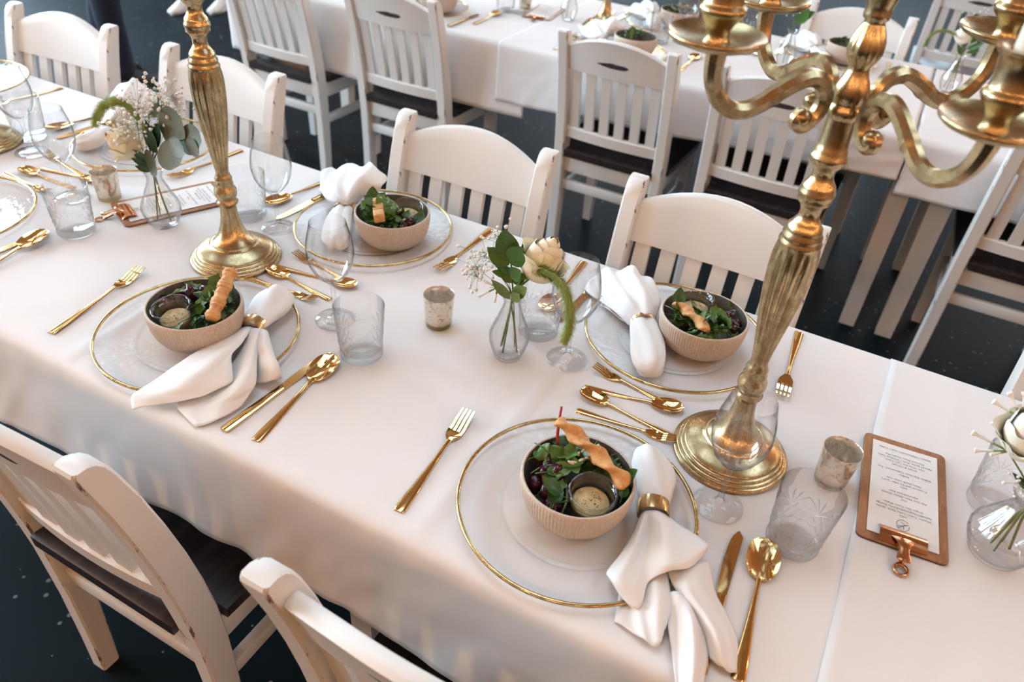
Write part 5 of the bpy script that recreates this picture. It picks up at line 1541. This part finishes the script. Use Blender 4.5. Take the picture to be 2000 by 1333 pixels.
VL = (-.430, 2.985, T + .003)
vase(VL[0], VL[1], V_MID, .03, .06, 'clear vase on the second table behind the back left candelabra arm').location.z = VL[2]
leafy(VL, 'leafy_stem', 'ruscus', [(.01, 0, .16), (.03, 0, .20)], [((.005, 0, .15), (.036, -.006, .215), 1.1), ((.012, 0, .17), (.060, .0, .20), 1.0)], 'green leaves behind the back left candelabra arm', 'greenery', None, mat=M_RUSCUS)
breath(VL, [(-.01, 0, .19), (-.02, 0, .23), (.02, 0, .24)], "baby's breath behind the back left candelabra arm", 30, .014, seed=18)
def setting(x, y, far, tags, seed):
    """a whole place setting, out of focus: plate, bowl, salad, napkin, cutlery"""
    z0 = .0024
    s = -1 if far else 1
    plate(x, y, 'blurred charger plate on the second table, ' + tags).location.z += z0
    bowl(x + .05, y, 'blurred salad bowl on the second table, ' + tags).location.z += z0
    salad(x + .05, y, 'blurred salad on the second table, ' + tags, seed, (.028, -.017), 12, [(-.03, -.01, .03), (-.04, .01, .03)], 0, (0, .015)).location.z += z0
    key, org = ('D', (-.282, 1.133)) if far else ('C', (-.967, 1.162))
    o = napkin(key, org, 'blurred napkin on the second table, ' + tags)
    o.location = (x - .065, y - .0, T + z0)
    L = NAPKINS[key]['lobe']
    r = napkin_ring(x - .065 + L[0][0] - org[0], y + L[0][1] - org[1], max(.0225, L[0][2] * .9 + .002) + z0, rdir(key), 'blurred napkin ring on the second table, ' + tags)
    cutlery('fork', (x - .20 * s, y - .135 * s), (x - .21 * s, y + .08 * s), 'blurred gold fork on the second table, ' + tags, z=.003)
    cutlery('knife', (x + .19 * s, y - .145 * s), (x + .19 * s, y + .08 * s), 'blurred gold knife on the second table, ' + tags, z=.003)
    cutlery('spoon', (x + .245 * s, y - .05 * s), (x + .24 * s, y + .165 * s), 'blurred gold spoon on the second table, ' + tags, z=.003)
setting(-1.80, 2.72, False, 'near side at left', 31)
setting(-.965, 2.72, False, 'near side before the chair with the dark mark', 32)
setting(-.96, 3.20, True, 'far side beside its candelabra', 33)
setting(-.30, 3.20, True, 'far side beside the big candelabra stem', 34)
for x, y, l in ((-.83, 3.02, 'blurred wine glass on the second table left of the gold arms'), (-1.50, 2.95, 'blurred wine glass on the second table at left'), (-.60, 3.06, 'blurred wine glass on the second table behind the front left cup')):
    wine(x, y, l).location.z += .002
for x, y, l in ((-1.56, 2.93, 'blurred tumbler on the second table at left'), (-.90, 2.95, 'blurred tumbler on the second table behind the near chair rail')):
    tumbler(x, y, l).location.z += .002
# (votive behind, near the menu of the second table)
t_ = votive(-1.52, 3.03, 'blurred votive glass on the second table near its menu')

# ------------------------------------------------------------------ two people far behind, only legs and shoes in view
def person(loc, rz, label, m_leg, m_top, m_shoe, stride=.0, bare=False):
    root = thing('person', label, 'person', loc, rz)
    V = []; E = []; R = []
    def v(p, r, par=None):
        V.append(p); R.append(r)
        if par is not None: E.append((par, len(V) - 1))
        return len(V) - 1
    pel = v((0, 0, .95), .15)
    sp = v((0, .01, 1.12), .135, pel); ch = v((0, .015, 1.32), .155, sp); nb = v((0, .01, 1.45), .075, ch); nk = v((0, .02, 1.53), .052, nb)
    hd = v((0, .035, 1.62), .085, nk); v((0, .03, 1.70), .085, hd)
    for s in (-1, 1):
        hip = v((s * .095, 0, .88), .095, pel); kn = v((s * .11, .02 + s * stride * .5, .49), .064, hip); cf = v((s * .113, .0 + s * stride * .8, .33), .060, kn); an = v((s * .115, -.015 + s * stride, .10), .042, cf)
        sh = v((s * .17, .01, 1.41), .062, ch); el = v((s * .235, -.02, 1.13), .045, sh); wr = v((s * .245, .05, .90), .031, el)
        pa = v((s * .245, .065, .84), .034, wr)
    me = bpy.data.meshes.new('body'); me.from_pydata(V, E, [])
    o = bpy.data.objects.new('body', me); COL.objects.link(o); adopt(o, root)
    sm = o.modifiers.new('skin', 'SKIN'); sm.use_smooth_shade = True
    for i, sv in enumerate(me.skin_vertices[0].data):
        sv.radius = (R[i], R[i] * (.78 if i in (0, 1, 2) else 1)); sv.use_root = (i == 0)
    ss = o.modifiers.new('sub', 'SUBSURF'); ss.levels = 2; ss.render_levels = 2
    me.materials.append(m_leg)
    # head hair, face, hands, shirt and shoes
    h = G(); h.blob((0, .02, 1.69), .100, 14, 10, (.88, 1.02, 1.08)); h.build('hair', M_HAIR, root, sharp=0)
    f = G(); f.blob((0, .060, 1.645), .086, 16, 12, (.84, .86, 1.16)); f.blob((0, .138, 1.635), .014, 8, 6, (.8, 1, 1.3))
    for s in (-1, 1): f.blob((s * .078, .045, 1.645), .020, 8, 6, (.5, .8, 1.3))
    f.build('face', M_SKIN, root, sharp=0)
    e = G()
    for s in (-1, 1): e.blob((s * .030, .126, 1.655), .008, 8, 6)
    e.build('eyes', M_WICK, root, sharp=0)
    G().tube([(-.022, .128, 1.602), (0, .133, 1.600), (.022, .128, 1.602)], .005, 6).build('mouth', M_REDSTEM, root)
    sh = G(); secs = []
    for z, a, b in ((.90, .185, .135), (1.0, .18, .13), (1.12, .165, .12), (1.25, .185, .13), (1.36, .205, .13), (1.44, .15, .10), (1.49, .07, .07)):
        secs.append([(a * math.cos(2 * PI * k / 20), .012 + b * math.sin(2 * PI * k / 20), z) for k in range(20)])
    sh.loft(secs, cap=False)
    for s in (-1, 1):
        sh.tube([(s * .155, .01, 1.42), (s * .20, -.004, 1.28), (s * .237, -.02, 1.13), (s * .243, .02, 1.0), (s * .245, .045, .915)], [.078, .068, .056, .048, .042], 12)
    sh.build('shirt', m_top, root, sharp=0)
    for s in (-1, 1):
        hg = G(); hg.blob((s * .245, .068, .835), .040, 10, 8, (.42, .85, 1.1))
        for k in range(4):
            y = .040 + .018 * k; L = (.055, .068, .072, .062)[k]
            hg.tube(spline([(s * .245, y, .815), (s * .243, y + .004, .815 - L * .6), (s * .236, y + .002, .815 - L)], 3), [.0095, .009, .0088, .0085, .008, .0078, .0066], 7)
        hg.tube(spline([(s * .243, .10, .85), (s * .238, .118, .825), (s * .234, .122, .80)], 3), [.011, .0105, .010, .0098, .0094, .009, .0075], 7)
        hg.build('hand', M_SKIN, root, sharp=0)
        fy = s * stride
        g = G(); secs = []
        for y, w, h0 in ((-.09, .028, .050), (-.07, .037, .070), (-.02, .038, .088), (.04, .040, .070), (.10, .046, .050), (.145, .042, .042), (.170, .026, .032)):
            secs.append([(s * .115 + w * math.cos(a_), fy + y, .012 + max(0, math.sin(a_)) * (h0 - .012)) for a_ in [2 * PI * k / 14 for k in range(14)]])
        g.loft(secs); shoe = g.build('shoe', m_shoe, root, sharp=0)
        P = [(s * .115 + .047 * math.cos(2 * PI * k / 20) * (1 if abs(math.sin(2 * PI * k / 20)) < .8 else .85), fy + .04 + .135 * math.sin(2 * PI * k / 20)) for k in range(20)]
        G().loft([[(x, y, .001) for x, y in P], [(x, y, .016) for x, y in P]]).build('sole', M_BAND if m_shoe is M_SHOE else M_WSHOE, shoe)
        if not bare:
            tr = G(); secs = []
            for z, r_, yy in ((.055, .066, -.01), (.10, .062, -.012), (.33, .068, 0), (.49, .074, .02), (.70, .092, .01), (.90, .108, 0)):
                q = s * stride * (1 - z / .95)
                secs.append([(s * (.113 if z < .6 else .098) + r_ * math.cos(2 * PI * k / 16), yy + q + r_ * 1.05 * math.sin(2 * PI * k / 16), z) for k in range(16)])
            tr.loft(secs, cap=False); tr.build('trouser_leg', m_leg, root, sharp=0)
    return root
person((-4.00, 2.86, 0), math.radians(-60), 'person in dark navy trousers standing behind the top left chair', M_NAVY, M_SHIRT, M_SHOE, .10)
person((-4.66, 4.12, 0), math.radians(200), 'person with white shoes far behind the left candelabra', M_SKIN, M_BEIGE, M_WSHOE, .06, True)
